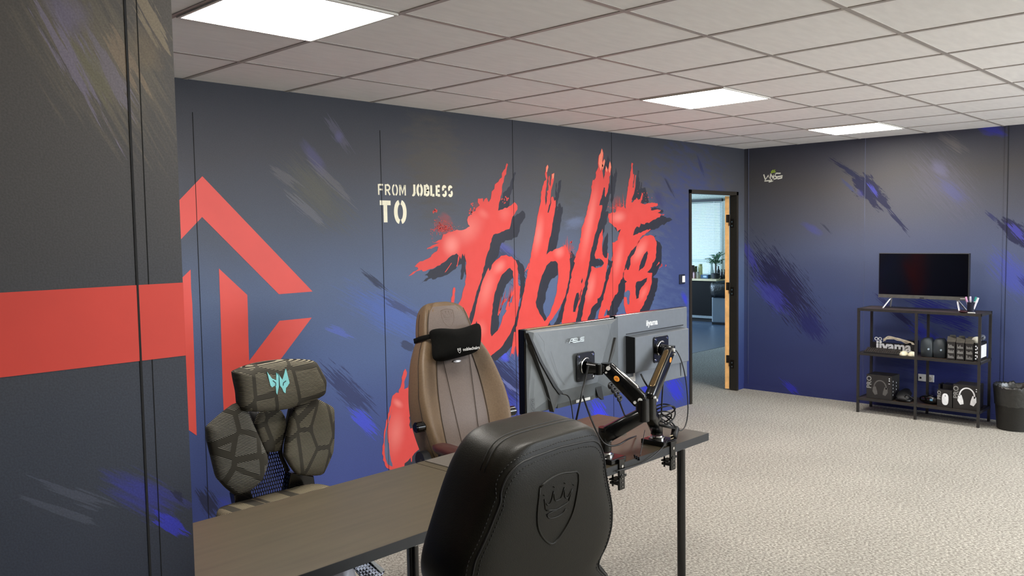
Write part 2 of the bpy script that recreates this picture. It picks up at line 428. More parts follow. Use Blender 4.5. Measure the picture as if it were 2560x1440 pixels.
cb = n.n('ShaderNodeCombineXYZ'); n.l(fx, cb.inputs[0]); n.l(fy, cb.inputs[1]); n.l(cb.outputs[0], wn.inputs['Vector'])
v = n.math('ADD', n.math('MULTIPLY', n.math('SUBTRACT', a.outputs['Fac'], .5), .16), n.math('ADD', n.math('MULTIPLY', wn.outputs['Value'], .04), .97))
vm = n.n('ShaderNodeVectorMath', operation='SCALE'); vm.inputs[0].default_value = lin((246, 243, 238))[:3]; n.l(v, vm.inputs['Scale']); n.l(vm.outputs[0], n.b.inputs['Base Color'])
bp = n.n('ShaderNodeBump'); bp.inputs['Strength'].default_value = .25; bp.inputs['Distance'].default_value = .003; n.l(a.outputs['Fac'], bp.inputs['Height']); n.l(bp.outputs[0], n.b.inputs['Normal'])
mBar = mat('ceiling_bar', (176, 168, 160), .5, noise=.05)
X0, Y0 = -5.0, -4.2
fl = MB().box((X0-.1, Y0-.1, -.1), (XE+.12, YM+.12, 0))
struct(fl.build('floor', mc))
fk = MB().box((2.4, YM-.1, -.1), (12.1, 5.38, -.0005)); struct(fk.build('floor_corridor', mc))
mVin = mat('blue_vinyl', (62, 78, 98), .35, scale=25, noise=.15)
struct(MB().box((2.4, 5.38, -.1), (12.1, 9.6, .002)).build('floor_kitchen', mVin))
ce = struct(MB().box((X0-.1, Y0-.1, H), (XE+.12, YM+.12, H+.1)).build('ceiling', mTile))
br = MB()
for i in range(-8, 10):
    x = .6*i
    if X0 < x < XE: br.box((x-.012, Y0, H-.003), (x+.012, YM, H+.001))
br.build('long_grid_bar', mBar, ce)
br = MB()
for j in range(-7, 6):
    y = .6*j
    if Y0 < y < YM: br.box((X0, y-.012, H-.0025), (XE, y+.012, H+.001))
br.build('cross_grid_bar', mBar, ce)
struct(MB().box((2.4, YM+.12, 2.42), (12.1, 9.6, 2.52)).build('ceiling_kitchen', mat('kitchen_ceiling', (205, 215, 220), .8)))
# ------------------------------------------------------------------ walls
DX0, DX1, DZ = 4.895, 5.825, 2.055
w = MB().box((X0, YM, 0), (DX0, YM+.06, H)).box((DX1, YM, 0), (XE+.12, YM+.06, H)).box((DX0, YM, DZ), (DX1, YM+.06, H))
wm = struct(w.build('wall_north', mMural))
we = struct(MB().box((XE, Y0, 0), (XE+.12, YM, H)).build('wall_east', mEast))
struct(MB().box((X0-.12, Y0, 0), (X0, YM, H)).build('wall_west', mPart))
ws = MB().box((X0, Y0-.12, 0), (XE, Y0, .85)).box((X0, Y0-.12, 2.2), (XE, Y0, H)).box((X0, Y0-.12, .85), (2.6, Y0, 2.2)).box((5.8, Y0-.12, .85), (XE, Y0, 2.2))
struct(ws.build('wall_south', mInner))
wf = MB()
for x in (2.6, 3.65, 4.7, 5.76): wf.box((x, Y0-.09, .85), (x+.05, Y0-.03, 2.2))
wf.box((2.6, Y0-.09, .85), (5.8, Y0-.03, .9)).box((2.6, Y0-.09, 2.15), (5.8, Y0-.03, 2.2))
wo = struct(wf.build('window_1', mWhite))
# near partition on the left, its edge and its vertical joints
PEX = PY(457, 706, YP).x
wp = struct(MB().box((X0, YP, 0), (PEX, YP+.1, H)).build('wall_left', mPart))
mGroove = mat('dark_joint', (8, 8, 10), .8)
g1 = PY(343, 706, YP).x; g2 = PY(372, 706, YP).x
MB().box((g1-.0022, YP-.0012, 0), (g1+.0022, YP+.004, H)).build('joint', mGroove, wp)
MB().box((g2-.0006, YP-.0008, 0), (g2+.0006, YP+.004, H)).build('joint', mGroove, wp)
mRed = None
# ------------------------------------------------------------------ mural artwork
Q = lambda X0_, Y0_, s: (lambda pts: [(X0_+x/s, Y0_+y/s) for x, y in pts])
T1, T2, T3, T4, T5, T6 = Q(1010, 390, 4.5), Q(1300, 360, 4.5), Q(1480, 380, 4.5), Q(1110, 600, 4.5), Q(1400, 560, 5.143), Q(930, 900, 4.8)
L7, L8 = Q(440, 420, 4), Q(440, 760, 4)
RAW = [(0, 0)]
J_out = T1([(50,1350),(160,1270),(150,1250),(118,1245),(180,1185),(240,1165),(300,1135),(310,1112),(370,1070),(385,1020),(330,1030),(255,1050),(262,1035),(400,975),(325,978),(420,940),(440,880),(590,830),(650,835),(740,790),(720,770),(708,720),(720,680),(760,660),(770,620),(800,635),(805,590),(850,555),(828,520),(830,480),(885,475),(890,520),(930,470),(950,520),(975,480),(985,400),(1015,370),(1020,320),(1060,290),(1075,260),(1100,240),(1120,160),(1155,80),(1168,95),(1150,170),(1120,290),(1100,350),(1095,430),(1070,520),(1058,615),(1110,600),(1180,565),(1220,540),(1240,520),(1275,560),(1275,600),(1220,680),(1195,790),(1185,820),(1005,885),(985,930),(960,1050),(920,1150),(890,1300)]) \
 + T4([(400,495),(350,640),(310,790),(275,900),(240,1000)]) + T6([(1010,500),(800,900),(610,1020),(540,1090),(480,1160),(478,1220),(468,1222),(462,1170),(390,1240),(385,1290),(350,1300),(240,1328),(170,1290),(130,1200),(125,1080),(140,940),(160,800),(190,650),(245,430),(290,390),(320,395),(320,360),(350,290),(355,210),(400,105),(418,150),(385,260),(385,350),(430,330),(440,290),(490,268),(560,300),(510,480),(470,600),(445,780),(460,825),(520,800),(555,745),(800,500)]) \
 + T4([(150,800),(185,680),(205,600),(240,500),(250,400),(245,230),(232,150)]) + T1([(672,1130),(655,1095),(640,1160),(625,1120),(600,1240),(585,1245),(612,1120),(590,1095),(520,1130),(400,1230),(300,1270),(210,1298),(198,1280),(165,1290)])
J_slit = T6([(242,575),(225,640),(205,740),(180,850),(190,980),(203,1000),(212,1130),(245,1280),(185,1250),(155,1140),(148,1000),(155,900),(175,800),(200,740)])
J_drip = T4([(100,545),(110,530),(125,540),(120,640),(105,730),(75,730)])
J_scr = T1([(455,1312),(530,1200),(536,1206),(468,1304)])
o_out = T4([(640,178),(700,168),(760,185),(805,230),(828,290),(830,430),(838,515),(858,520),(850,640),(830,780),(790,950),(750,1040),(700,1120),(640,1210),(540,1290),(500,1325),(440,1320),(380,1180),(380,1100),(420,1010),(385,985),(365,910),(345,985),(320,1000),(300,960),(330,880),(370,700),(420,500),(460,400),(480,350),(500,310),(510,350),(530,320),(560,250),(600,215)])
o_hole = T4([(740,312),(775,350),(780,470),(780,560),(755,630),(760,640),(795,600),(785,640),(770,715),(745,700),(735,760),(715,700),(700,800),(660,860),(640,940),(600,1020),(535,1085),(522,1050),(525,960),(540,800),(560,650),(600,500),(650,390)])
o_dark = T4([(742,314),(772,350),(778,420),(700,500),(650,640),(615,760),(605,860),(600,1000),(535,1085),(523,1050),(526,960),(541,800),(561,650),(601,500),(651,390)])
b_out = T2([(310,232),(318,260),(300,320),(308,380),(300,420),(280,600),(288,700),(300,530),(318,520),(315,450),(325,360),(332,360),(328,450),(340,480),(355,340),(385,325),(380,400),(360,480),(345,560),(330,680),(345,640),(350,600),(370,590),(385,640),(400,630),(400,700),(385,790),(370,870),(350,1000),(320,1120),(298,1245),(340,1205),(380,1190),(450,1165),(490,1155),(500,1130),(545,1200),(558,1260),(562,1340)]) \
 + T4([(1418,330),(1405,450),(1360,640),(1290,780),(1230,870),(1160,970),(1100,1040),(1000,1080),(905,1100),(890,1250),(875,1170),(850,1230),(845,1150),(828,1320),(812,1240),(800,1180),(780,1290),(760,1270),(738,1330),(765,1200),(790,1080),(830,900),(870,700),(915,480),(960,250)]) \
 + T2([(45,1440-0),(95,1400),(130,1200),(165,1020),(190,850),(215,720),(235,640),(235,540),(270,420),(295,400),(285,370),(290,260)])
b_out = b_out[:len(b_out)]
b_hole = T4([(1250,235),(1280,270),(1285,380),(1270,560),(1230,720),(1180,850),(1130,915),(1105,870),(1075,830),(1060,790),(1040,755),(1030,700),(1060,560),(1100,400),(1150,290),(1200,240)])
b_dark = T4([(1250,237),(1279,275),(1283,330),(1278,395),(1200,450),(1140,600),(1115,740),(1098,850),(1075,825),(1040,755),(1031,700),(1061,560),(1101,400),(1151,290),(1201,242)])
l_out = T2([(918,48),(935,100),(925,200),(950,165),(955,200),(935,260),(930,340),(940,400),(965,240),(985,300),(1010,190),(1025,260),(1005,400),(985,540),(960,600),(945,560),(955,490),(940,490),(930,560),(890,690),(925,690),(900,830),(850,1000),(800,1200)]) \
 + T5([(354,617),(330,720),(300,830),(265,960),(235,1100),(190,1320),(0,1400),(20,1280),(60,1040),(110,850),(150,620),(190,500),(175,480),(240,300),(270,130)]) \
 + T2([(690,1000),(690,950),(712,900),(750,760),(770,680),(780,640),(805,520),(800,480),(820,400),(830,410),(850,380),(850,320),(880,260),(875,220),(885,130),(905,100)])
l_slit1 = T5([(210,890),(235,880),(240,960),(215,1060),(195,1130),(165,1130),(170,1060),(190,960)])
l_slit2 = T5([(288,690),(290,730),(275,770),(268,740)])
l_slit3 = T5([(275,830),(278,860),(255,960),(240,1000),(255,900)])
i_out = T5([(545,60),(552,180),(540,300),(548,390),(580,430),(600,440),(610,370),(622,380),(615,460),(600,600),(582,690),(585,720),(560,800),(520,930),(480,960),(480,1010),(440,1040),(400,1090),(390,1150),(360,1200),(340,1300),(260,1310),(290,1120),(330,900),(370,700),(400,600),(400,545),(440,555),(480,565),(540,545),(565,500),(540,465),(500,440),(455,445),(443,400),(470,320),(490,200),(510,130),(530,100)])
f_out = T3([(185,690),(200,695),(270,665),(275,640),(290,610),(320,625),(350,605),(380,640),(375,600),(395,450),(400,430),(430,230),(445,120),(462,130),(460,250),(472,250),(455,400),(468,400),(485,255),(494,265),(485,360),(478,480),(440,560),(450,570),(500,510),(520,540),(540,530),(560,455),(572,470),(545,580),(580,585),(640,575),(735,575),(740,600),(700,612),(660,620),(655,632),(720,640),(775,655),(735,685),(760,690),(815,697),(760,735),(700,760),(640,800),(600,800),(570,830),(550,800),(530,850),(500,840),(480,870),(470,900),(460,940),(560,900),(650,865),(660,872),(600,920),(540,970),(530,1010),(480,1070),(440,1110),(400,1180),(370,1280)]) \
 + T5([(800,700),(750,780),(745,870),(690,950),(660,1000),(640,1100),(620,1120),(600,1090),(570,1160),(540,1260),(475,1275),(490,1180),(530,1020),(580,850),(640,640),(680,480),(658,465),(680,380),(668,240),(740,210),(760,120),(770,90)]) \
 + T3([(325,868),(300,880),(285,895),(270,850),(235,825),(190,790),(180,730)])
f_spl = T5([(545,1240),(560,1190),(600,1170),(635,1175),(630,1215),(600,1235),(590,1190),(575,1235)])
e_out = T5([(1100,150),(1160,140),(1210,165),(1240,230),(1235,330),(1232,430),(1180,540),(1150,590),(1120,620),(1150,630),(1185,630),(1180,740),(1150,860),(1100,980),(1060,1060),(1030,1100),(1020,1150),(950,1165),(880,1178),(840,1130),(820,1040),(820,940),(855,945),(870,1035),(885,1035),(900,900),(895,860),(870,850),(835,880),(835,760),(860,740),(830,720),(815,680),(820,600),(850,560),(860,590),(880,590),(905,520),(905,440),(960,360),(1000,240),(1050,180)])
e_hole = T5([(1120,345),(1130,380),(1110,460),(1085,540),(1060,570),(1010,610),(1020,540),(1040,480),(1080,390)])
e_hole2 = T5([(978,750),(1020,735),(1060,720),(1120,690),(1110,740),(1060,800),(1020,860),(1010,950),(990,960),(980,965),(970,880),(968,800)])
def mk_letter_mat():
    m, n = newmat('red_spray_paint', .55, .35)
    g = n.n('ShaderNodeNewGeometry'); sp = n.n('ShaderNodeSeparateXYZ'); n.l(g.outputs['Position'], sp.inputs[0])
    cb = n.n('ShaderNodeCombineXYZ'); n.l(sp.outputs[0], cb.inputs[0]); n.l(sp.outputs[2], cb.inputs[1])
    nz = n.n('ShaderNodeTexNoise'); nz.inputs['Scale'].default_value = 9; nz.inputs['Detail'].default_value = 4; n.l(cb.outputs[0], nz.inputs['Vector'])
    col = n.mix(nz.outputs['Fac'], lin((202, 60, 54)), lin((214, 74, 68)))
    hl = [(T1([(440,1050),(620,960)]), .22, .75), (T1([(560,960),(880,700)]), .26, .42), (T1([(880,700),(910,600)]), .16, .3), (T1([(1060,680),(1200,620)]), .16, .22),
          (T1([(1010,1300),(1140,1190)]), .12, .6), (T4([(400,800),(560,300)]), .20, .45), (T2([(170,1250),(240,800)]), .15, .5), (T2([(380,1230),(500,1200)]), .14, .5),
          (T2([(700,1300),(860,480)]), .16, .45), (T5([(350,1000),(440,620)]), .16, .45), (T3([(210,750),(380,720)]), .14, .6), (T5([(700,700),(800,200)]), .16, .4),
          (T5([(930,480),(1120,220)]), .18, .55), (T5([(1010,1000),(1130,780)]), .12, .35), (T6([(290,560),(330,480)]), .13, .6), (T6([(260,1150),(310,600)]), .2, .42), (T4([(440,1100),(400,900)]), .16, .3)]
    for (p, q), w, st in hl:
        a, b = PY(*p, YM), PY(*q, YM); L = math.hypot(b.x-a.x, b.z-a.z)*1.35
        mp = n.n('ShaderNodeMapping', vector_type='TEXTURE'); mp.inputs['Location'].default_value = ((a.x+b.x)/2, (a.z+b.z)/2, 0)
        mp.inputs['Rotation'].default_value = (0, 0, math.atan2(b.z-a.z, b.x-a.x)); mp.inputs['Scale'].default_value = (L/2, w/2, 1); n.l(cb.outputs[0], mp.inputs['Vector'])
        ln = n.n('ShaderNodeVectorMath', operation='LENGTH'); n.l(mp.outputs[0], ln.inputs[0])
        v = n.n('ShaderNodeMapRange', interpolation_type='SMOOTHSTEP'); v.inputs[1].default_value = 1; v.inputs[2].default_value = 0; v.inputs[3].default_value = 0; v.inputs[4].default_value = st*.72; n.l(ln.outputs['Value'], v.inputs[0])
        col = n.mix(v.outputs[0], col, lin((244, 160, 150)))
    n.l(col, n.b.inputs['Base Color']); return m
mRedL = mk_letter_mat()
mShadow = mat('navy_spray_paint', (24, 27, 43), .6, noise=.15, scale=6)
mOrange = mat('orange_red_paint', (238, 128, 100), .55, noise=.1, scale=60)
rnd = random.Random(3)
def w2(p): q = PY(p[0], p[1], YM); return (q.x, q.z)
def paint(mb, loops, d, amp=.005, off=(0, 0), step=.02):
    ls = []
    for l in loops:
        q = rough([w2(p) for p in l], amp, step, rnd); ls.append([(x+off[0], YM-d, z+off[1]) for x, z in q])
    mb.flat(ls)
sh = MB()
for l, off in ((J_out, (.085, -.06)), (o_out, (.075, -.03)), (b_out, (.085, -.05)), (l_out, (.085, -.05)), (i_out, (.07, -.03)), (f_out, (.09, -.06)), (e_out, (.09, -.05))):
    hs = {id(o_out): [o_hole], id(b_out): [b_hole], id(e_out): []}.get(id(l), [])
    paint(sh, [l], .0006, .007, off) if not hs else paint(sh, [l]+hs, .0006, .007, off)
for l in (o_dark, b_dark): paint(sh, [l], .0008, .004)
paint(sh, [T1([(1190,790),(1225,700),(1275,650),(1310,670),(1315,720),(1280,860),(1230,920),(1150,930),(1010,1000),(1000,890),(1185,822)])], .0007)
paint(sh, [T3([(640,800),(760,745),(880,740),(905,765),(800,800),(690,840),(590,910),(560,880)])], .0007)
paint(sh, [T3([(480,420),(600,400),(640,560),(540,580),(470,480)])], .0007)
paint(sh, [T1([(390,1250),(520,1150),(600,1100),(612,1120),(580,1200),(480,1260),(370,1310)])], .0007)
paint(sh, [T1([(650,1165),(690,1160),(690,1280),(655,1390),(635,1390)])], .0007)
sh.build('painted_letter_shadow', mShadow, wm)
rd = MB()
paint(rd, [J_out], .0014); paint(rd, [J_drip], .0014); paint(rd, [J_scr], .0014, .001)
paint(rd, [o_out, o_hole], .0014, .004); paint(rd, [b_out, b_hole], .0014, .004); paint(rd, [l_out], .0014); paint(rd, [i_out], .0014, .006)
paint(rd, [f_out], .0014, .006); paint(rd, [f_spl], .0014, .003); paint(rd, [e_out, e_hole, e_hole2], .0014, .005)
def dots(c, spread, k, rmin, rmax, bias=(0, 0)):
    for _ in range(k):
        t = rnd.gauss(0, 1); x = c[0]+t*spread[0]+bias[0]*rnd.random(); y = c[1]+rnd.gauss(0, 1)*spread[1]+bias[1]*rnd.random()
        p = w2((x, y)); r = rnd.uniform(rmin, rmax); nn = 7
        rd.flat([[(p[0]+r*(.6+.6*rnd.random())*math.cos(2*PI*i/nn), YM-.0013, p[1]+r*(.6+.9*rnd.random())*math.sin(2*PI*i/nn)) for i in range(nn)]])
def sliver(p, q, w):
    a, b = w2(p), w2(q); dx, dy = b[0]-a[0], b[1]-a[1]; L = math.hypot(dx, dy); nx, ny = -dy/L*w, dx/L*w
    rd.flat([[(a[0]+nx, YM-.00135, a[1]+ny), (b[0], YM-.00135, b[1]), (a[0]-nx, YM-.00135, a[1]-ny)]])
dots((1112, 572), (14, 6), 200, .0015, .004); dots((1100, 562), (6, 10), 60, .0015, .004); dots((1088, 526), (3, 3), 14, .003, .007); dots((1080, 580), (3, 9), 20, .001, .004)
dots((1420, 630), (9, 6), 110, .0015, .004); dots((1427, 606), (1.5, 2), 6, .003, .009); dots((1545, 516), (11, 5), 130, .0015, .004); dots((1180, 530), (4, 12), 34, .003, .008); dots((1262, 500), (5, 5), 16, .002, .007)
dots((1605, 492), (10, 7), 22, .002, .006)
for x, y in ((1540, 500), (1548, 494), (1556, 486), (1532, 506), (1415, 600), (1418, 592), (1408, 610), (1424, 612)): sliver((x+rnd.uniform(-2, 4), y+34), (x, y-4), .006)
for k in range(16):   # dry-brush streaks inside the o and under the b
    x = 1245+k*2.8; sliver((x, 770+rnd.uniform(-6, 30)-k*2), (x+8, 745+rnd.uniform(-10, 20)-k*3), .006)
for k in range(14): x = 1286+k*2.2; sliver((x, 830), (x-4+rnd.uniform(-3, 3), 872+rnd.uniform(-18, 30)), .006)
for p, q in (((1655, 663), (1646, 672)), ((1648, 656), (1640, 666)), ((1655, 660), (1650, 668)), ((1665, 662), (1663, 668))): sliver(p, q, .008)
rd.build('painted_lettering', mRedL, wm)
tip = MB()
paint(tip, [T2([(918,50),(933,100),(922,200),(935,250),(905,300),(890,250),(885,180),(890,130),(905,100)])], .0017, .006)
paint(tip, [T2([(1010,192),(1024,260),(1010,330),(995,300),(1000,230)])], .0017, .004)
paint(tip, [T2([(310,234),(317,260),(302,320),(292,310),(292,262)])], .0017, .003); paint(tip, [T2([(358,342),(384,328),(378,380),(362,400)])], .0017, .003)
paint(tip, [T2([(945,170),(955,190),(940,260),(925,300),(920,240)])], .0017, .004); paint(tip, [T2([(965,245),(985,290),(975,320),(962,290)])], .0017, .004)
tip.build('painted_highlight', mOrange, wm)
sl = MB()
for l in (l_slit1, l_slit2, l_slit3, T2([(300,530),(308,560),(300,640),(290,690),(288,640)]), T2([(345,620),(350,660),(330,740),(318,775),(308,770),(325,690)]),
          T2([(940,500),(955,520),(950,590),(925,650),(895,700),(900,640),(925,580)]), T5([(455,450),(480,445),(520,470),(558,490),(560,515),(540,530),(480,545),(430,540),(400,545),(385,520),(400,450)]),
          T3([(480,870),(500,850),(530,860),(560,810),(640,810),(650,840),(560,870),(470,930),(462,940),(470,900)]), T5([(540,380),(580,400),(590,440),(570,430)]),
          T3([(470,470),(490,400),(510,440),(520,500),(450,545),(445,530)]), T3([(670,628),(760,632),(770,645),(700,652),(660,655)]), T5([(440,1060),(480,1010),(485,1030),(450,1090),(400,1150),(380,1220),(370,1200),(400,1110)])):
    paint(sl, [l], .0018, .005)
sl.build('painted_gap', mShadow, wm)
cutm = mat('mural_blue_gap', (78, 92, 122), .6, noise=.1, scale=5)
ct = MB(); paint(ct, [J_slit], .0018, .003)
ct.build('painted_gap', cutm, wm)
# flat red logo
mLogo = mat('logo_red_paint', (212, 74, 65), .55, noise=.05, scale=4)
lg = MB()
for l in (L7([(36,318),(262,82),(700,540),(1365,1235),(1028,1262),(260,490),(56,705),(-60,820),(-60,420)]),
          L7([(-80,1235),(145,1015),(150,1200)])+L8([(162,0),(182,560),(206,1315),(134,1265),(-60,1130)]),
          L7([(428,1005),(712,1270),(718,1440)])+L8([(722,300),(730,570),(1034,168),(1356,136),(1040,560),(760,900),(730,930),(735,1350),(490,1350),(468,900),(442,0)])):
    lg.flat([[(PY(*p, YM).x, YM-.0012, PY(*p, YM).z) for p in l]])
lg.build('painted_arrow_logo', mLogo, wm)
# stencil slogan
mCream = mat('cream_stencil_paint', (236, 230, 204), .6, noise=.05)
def arc(cx, cy, rx, ry, a0, a1, k=9): return [(cx+rx*math.cos(math.radians(a0+(a1-a0)*i/k)), cy+ry*math.sin(math.radians(a0+(a1-a0)*i/k))) for i in range(k+1)]
GL = {'F': [[(0,0),(0,1)], [(.1,.94),(.8,.94)], [(.16,.5),(.68,.5)]], 'R': [[(0,0),(0,1)], [(.14,.94),(.4,.94)]+arc(.4,.7,.36,.24,90,-90)+[(.14,.46)], [(.42,.4),(.8,0)]],
 'O': [arc(.36,.5,.36,.47,94,266,14), arc(.5,.5,.36,.47,86,-86,14)], 'M': [[(0,0),(0,1)], [(.1,.98),(.5,.2),(.9,.98)], [(1,0),(1,1)]],
 'J': [[(.55,1),(.55,.25)]+arc(.3,.25,.25,.22,0,-120)], 'B': [[(0,0),(0,1)], [(.18,.93),(.36,.93)]+arc(.36,.73,.3,.2,90,-90)+[(.18,.53)], [(.3,.5)]+arc(.4,.27,.3,.21,90,-90)+[(.18,.06)]],
 'L': [[(0,1),(0,0)], [(.12,.06),(.62,.06)]], 'E': [[(0,0),(0,1)], [(.16,.94),(.66,.94)], [(.16,.5),(.58,.5)], [(.16,.06),(.66,.06)]],
 'S': [arc(.36,.72,.28,.22,20,230), arc(.36,.28,.30,.24,60,-160)], 'T': [[(-.05,.93),(.95,.93)], [(.45,.82),(.45,0)]]}
sg = MB(); ADV = {'F': 1.05, 'R': 1.1, 'O': 1.14, 'M': 1.34, 'J': .9, 'B': .98, 'L': .86, 'E': .94, 'S': .98, 'T': 1.15}
def stencil(s, px0, px1, pt, pb, wt, adv=None):
    """between pixels: left, right end at mid-height, top, bottom at left and right"""
    a0, a1 = PY(px0, pb[0], YM), PY(px1, pb[1], YM); h0 = PY(px0, pt[0], YM).z-a0.z; tot = sum(ADV[c] for c in s)
    u = (a1.x-a0.x)/tot; x = a0.x
    for c in s:
        aw = ADV[c]*u
        for st in GL[c]:
            z0 = a0.z+(a1.z-a0.z)*(x-a0.x)/(a1.x-a0.x)
            sg.strip([(x+p[0]*(u*.95-wt*.5)+wt/2, YM-.0013, z0+wt*.0+p[1]*h0) for p in st], wt, (0, -1, 0))
        x += aw
stencil('FROM', 945, 1019, (460, 463), (487, 489), .011)
stencil('JOBLESS', 1026, 1134, (461, 467), (488, 491), .018)
stencil('TO', 947, 1022, (503, 502), (556, 556), .030)
sg.build('painted_slogan', mCream, wm)
# panel joints
jm = MB()
for u, v0, v1 in ((487, 240, 1300), (952, 275, 1170), (1280, 310, 900), (1525, 340, 900)):
    p = PY(u+ (9 if u == 487 else 6), 650, YM); top = 2.33
    jm.box((p.x-.0014, YM-.0024, 0), (p.x+.0014, YM, top if u < 1000 else 2.5))
jm.build('panel_joint', mGroove, wm)
mJE = mat('painted_batten', (84, 92, 118), .6, noise=.2, scale=3)
for u, dw in ((2155, .022), (2512, .012), (1870, .005)):
    p = PXp(u, 600, XE)
    MB().box((XE-.003, p.y-dw, 0), (XE, p.y+dw, H)).build('joint_batten', mEast, we)
    MB().box((XE-.0045, p.y-dw-.002, 0), (XE, p.y-dw, H)).build('joint_batten', mGroove if u == 2512 else mJE, we)
# artist's tag
tg = MB()
def estrip(mb, pts, w, d=.0015, mi=0): mb.strip([PXp(*p, XE)-Vector((d, 0, 0)) for p in pts], w, (-1, 0, 0), mi)
A3 = Q(1840, 300, 2.88)
for st in ([(200,392),(212,430),(232,400),(246,432),(250,385)], [(252,388),(262,412),(282,384)], [(280,384),(262,440)], [(322,384),(290,384),(276,398),(292,410),(336,402),(330,416),(300,424)], [(205,440),(240,436),(300,418)], [(236,446),(268,438)]):
    estrip(tg, A3(st), .0125)
for st in ([(254,372),(262,366)], [(264,370),(268,358)], [(272,370),(282,358)], [(252,380),(286,372)]): estrip(tg, A3(st), .009, .0016, 1)
tg.build('painted_tag', [mat('tag_white', (232, 230, 215), .6), mat('tag_lime', (170, 200, 60), .6)], we)
# red stripe on the near partition
mStripe = mat('stripe_red_paint', (206, 60, 46), .6, noise=.05, scale=6)
z1, z2 = 1.564, 1.412
st = MB()
st.flat([[(X0+.01, YP-.001, z1), (PEX, YP-.001, z1+.005), (PEX, YP-.001, z2+.002), (X0+.01, YP-.001, z2)]])
st.build('painted_red_stripe', mStripe, wp)
# door frame, open leaf, hinges
mFrame = mat('dark_door_frame', (40, 35, 28), .5); mLeaf = mat('dark_door_face', (58, 50, 34), .45, scale=6); mOak = mat('oak_edge', (240, 184, 116), .5, scale=20)
d = MB().box((DX0, YM-.012, 0), (DX0+.035, YM+.068, DZ)).box((DX1-.035, YM-.012, 0), (DX1, YM+.068, DZ)).box((DX0, YM-.012, DZ-.035), (DX1, YM+.068, DZ))
df = struct(d.build('door_frame', mFrame))
hp = Vector((DX1-.034, YM+.076, 0)); dl = Vector((math.cos(math.radians(24)), math.sin(math.radians(24)), 0)); nl = Vector((-dl.y, dl.x, 0))
def leafbox(a0, a1, b0, b1, z0, z1):
    return [[hp+dl*a+nl*b+Vector((0, 0, z)) for a, b in ((a0, b0), (a1, b0), (a1, b1), (a0, b1))] for z in (z0, z1)]
leaf = struct(MB().loft(leafbox(.002, .88, 0, .042, .012, DZ-.04)).build('door_1', mLeaf))
MB().loft(leafbox(0, .002, 0, .042, .012, DZ-.04)).build('door_edge', mOak, leaf)
mHinge = mat('dark_hinge', (45, 38, 32), .35, metal=.7)
for z in (.32, 1.08, 1.78):
    h = MB().loft(leafbox(-.002, 0, .0, .03, z-.035, z+.045)).cyl(hp+Vector((-.004, -.006, z-.07)), hp+Vector((-.004, -.006, z+.045)), .006)
    h.box((DX1-.0375, YM+.02, z-.09), (DX1-.035, YM+.062, z-.0))
    ho = h.build('hinge', mHinge, leaf)
    MB().cyl((DX1-.0395, YM+.042, z-.03), (DX1-.037, YM+.042, z-.03), .008).cyl((DX1-.0395, YM+.042, z-.07), (DX1-.037, YM+.042, z-.07), .008).build('screw', mSteel, ho)
# skirting on right wall bottom
struct(MB().box((XE-.006, Y0, 0), (XE, YM, .055)).build('baseboard_east', mEast))
# light switch
sw = thing('light_switch', (4.765, YM, 1.212), 'white rocker light switch in dark surround on the mural wall beside the doorway', 'light switch')
MB().box((-.045, -.012, -.045), (.045, 0, .045)).build('switch_frame', mat('switch_dark', (30, 34, 52), .4), sw, bev=.004)
MB().box((-.012, -.018, -.03), (.036, -.012, .03)).build('rocker', mWhite, sw, bev=.003)
# ceiling panels
mFrameL = mat('lamp_frame', (225, 220, 210), .4, noise=.03)
mLamp, n = newmat('lamp_diffuser', .5)
tx = n.n('ShaderNodeTexNoise'); tx.inputs['Scale'].default_value = 2
n.b.inputs['Base Color'].default_value = (1, 1, 1, 1); n.b.inputs['Emission Color'].default_value = (1, .955, .88, 1); n.b.inputs['Emission Strength'].default_value = LAMP_E
def lamp(i, j, label):
    x, y = .6*i+.3, .6*j+.3
    t = thing('ceiling_light', (x, y, H), label, 'ceiling light', 0, 'square light panels in the ceiling grid')
    f = MB()
    for a, b in (((-.294, -.294), (.294, -.282)), ((-.294, .282), (.294, .294)), ((-.294, -.282), (-.282, .282)), ((.282, -.282), (.294, .282))): f.box((a[0], a[1], -.010), (b[0], b[1], -.0005))
    f.build('frame', mFrameL, t)
    MB().box((-.282, -.282, -.008), (.282, .282, -.001)).build('diffuser', mLamp, t)
    return t
lamp(-1, 3, 'glowing square ceiling light panel above the arrow logo, nearest the camera')
lamp(4, 3, 'glowing square ceiling light panel in mid ceiling, between the nearest and the farthest one')
lamp(8, 3, 'glowing square ceiling light panel farthest away, close to the right wall')
for i, j, s in ((-1, 0, 'above the black chair, overhead and out of view'), (4, -2, 'out of view to the right'), (8, -2, 'out of view beside the right wall'), (4, -6, 'by the office windows')):
    lamp(i, j, 'glowing square ceiling light panel '+s)
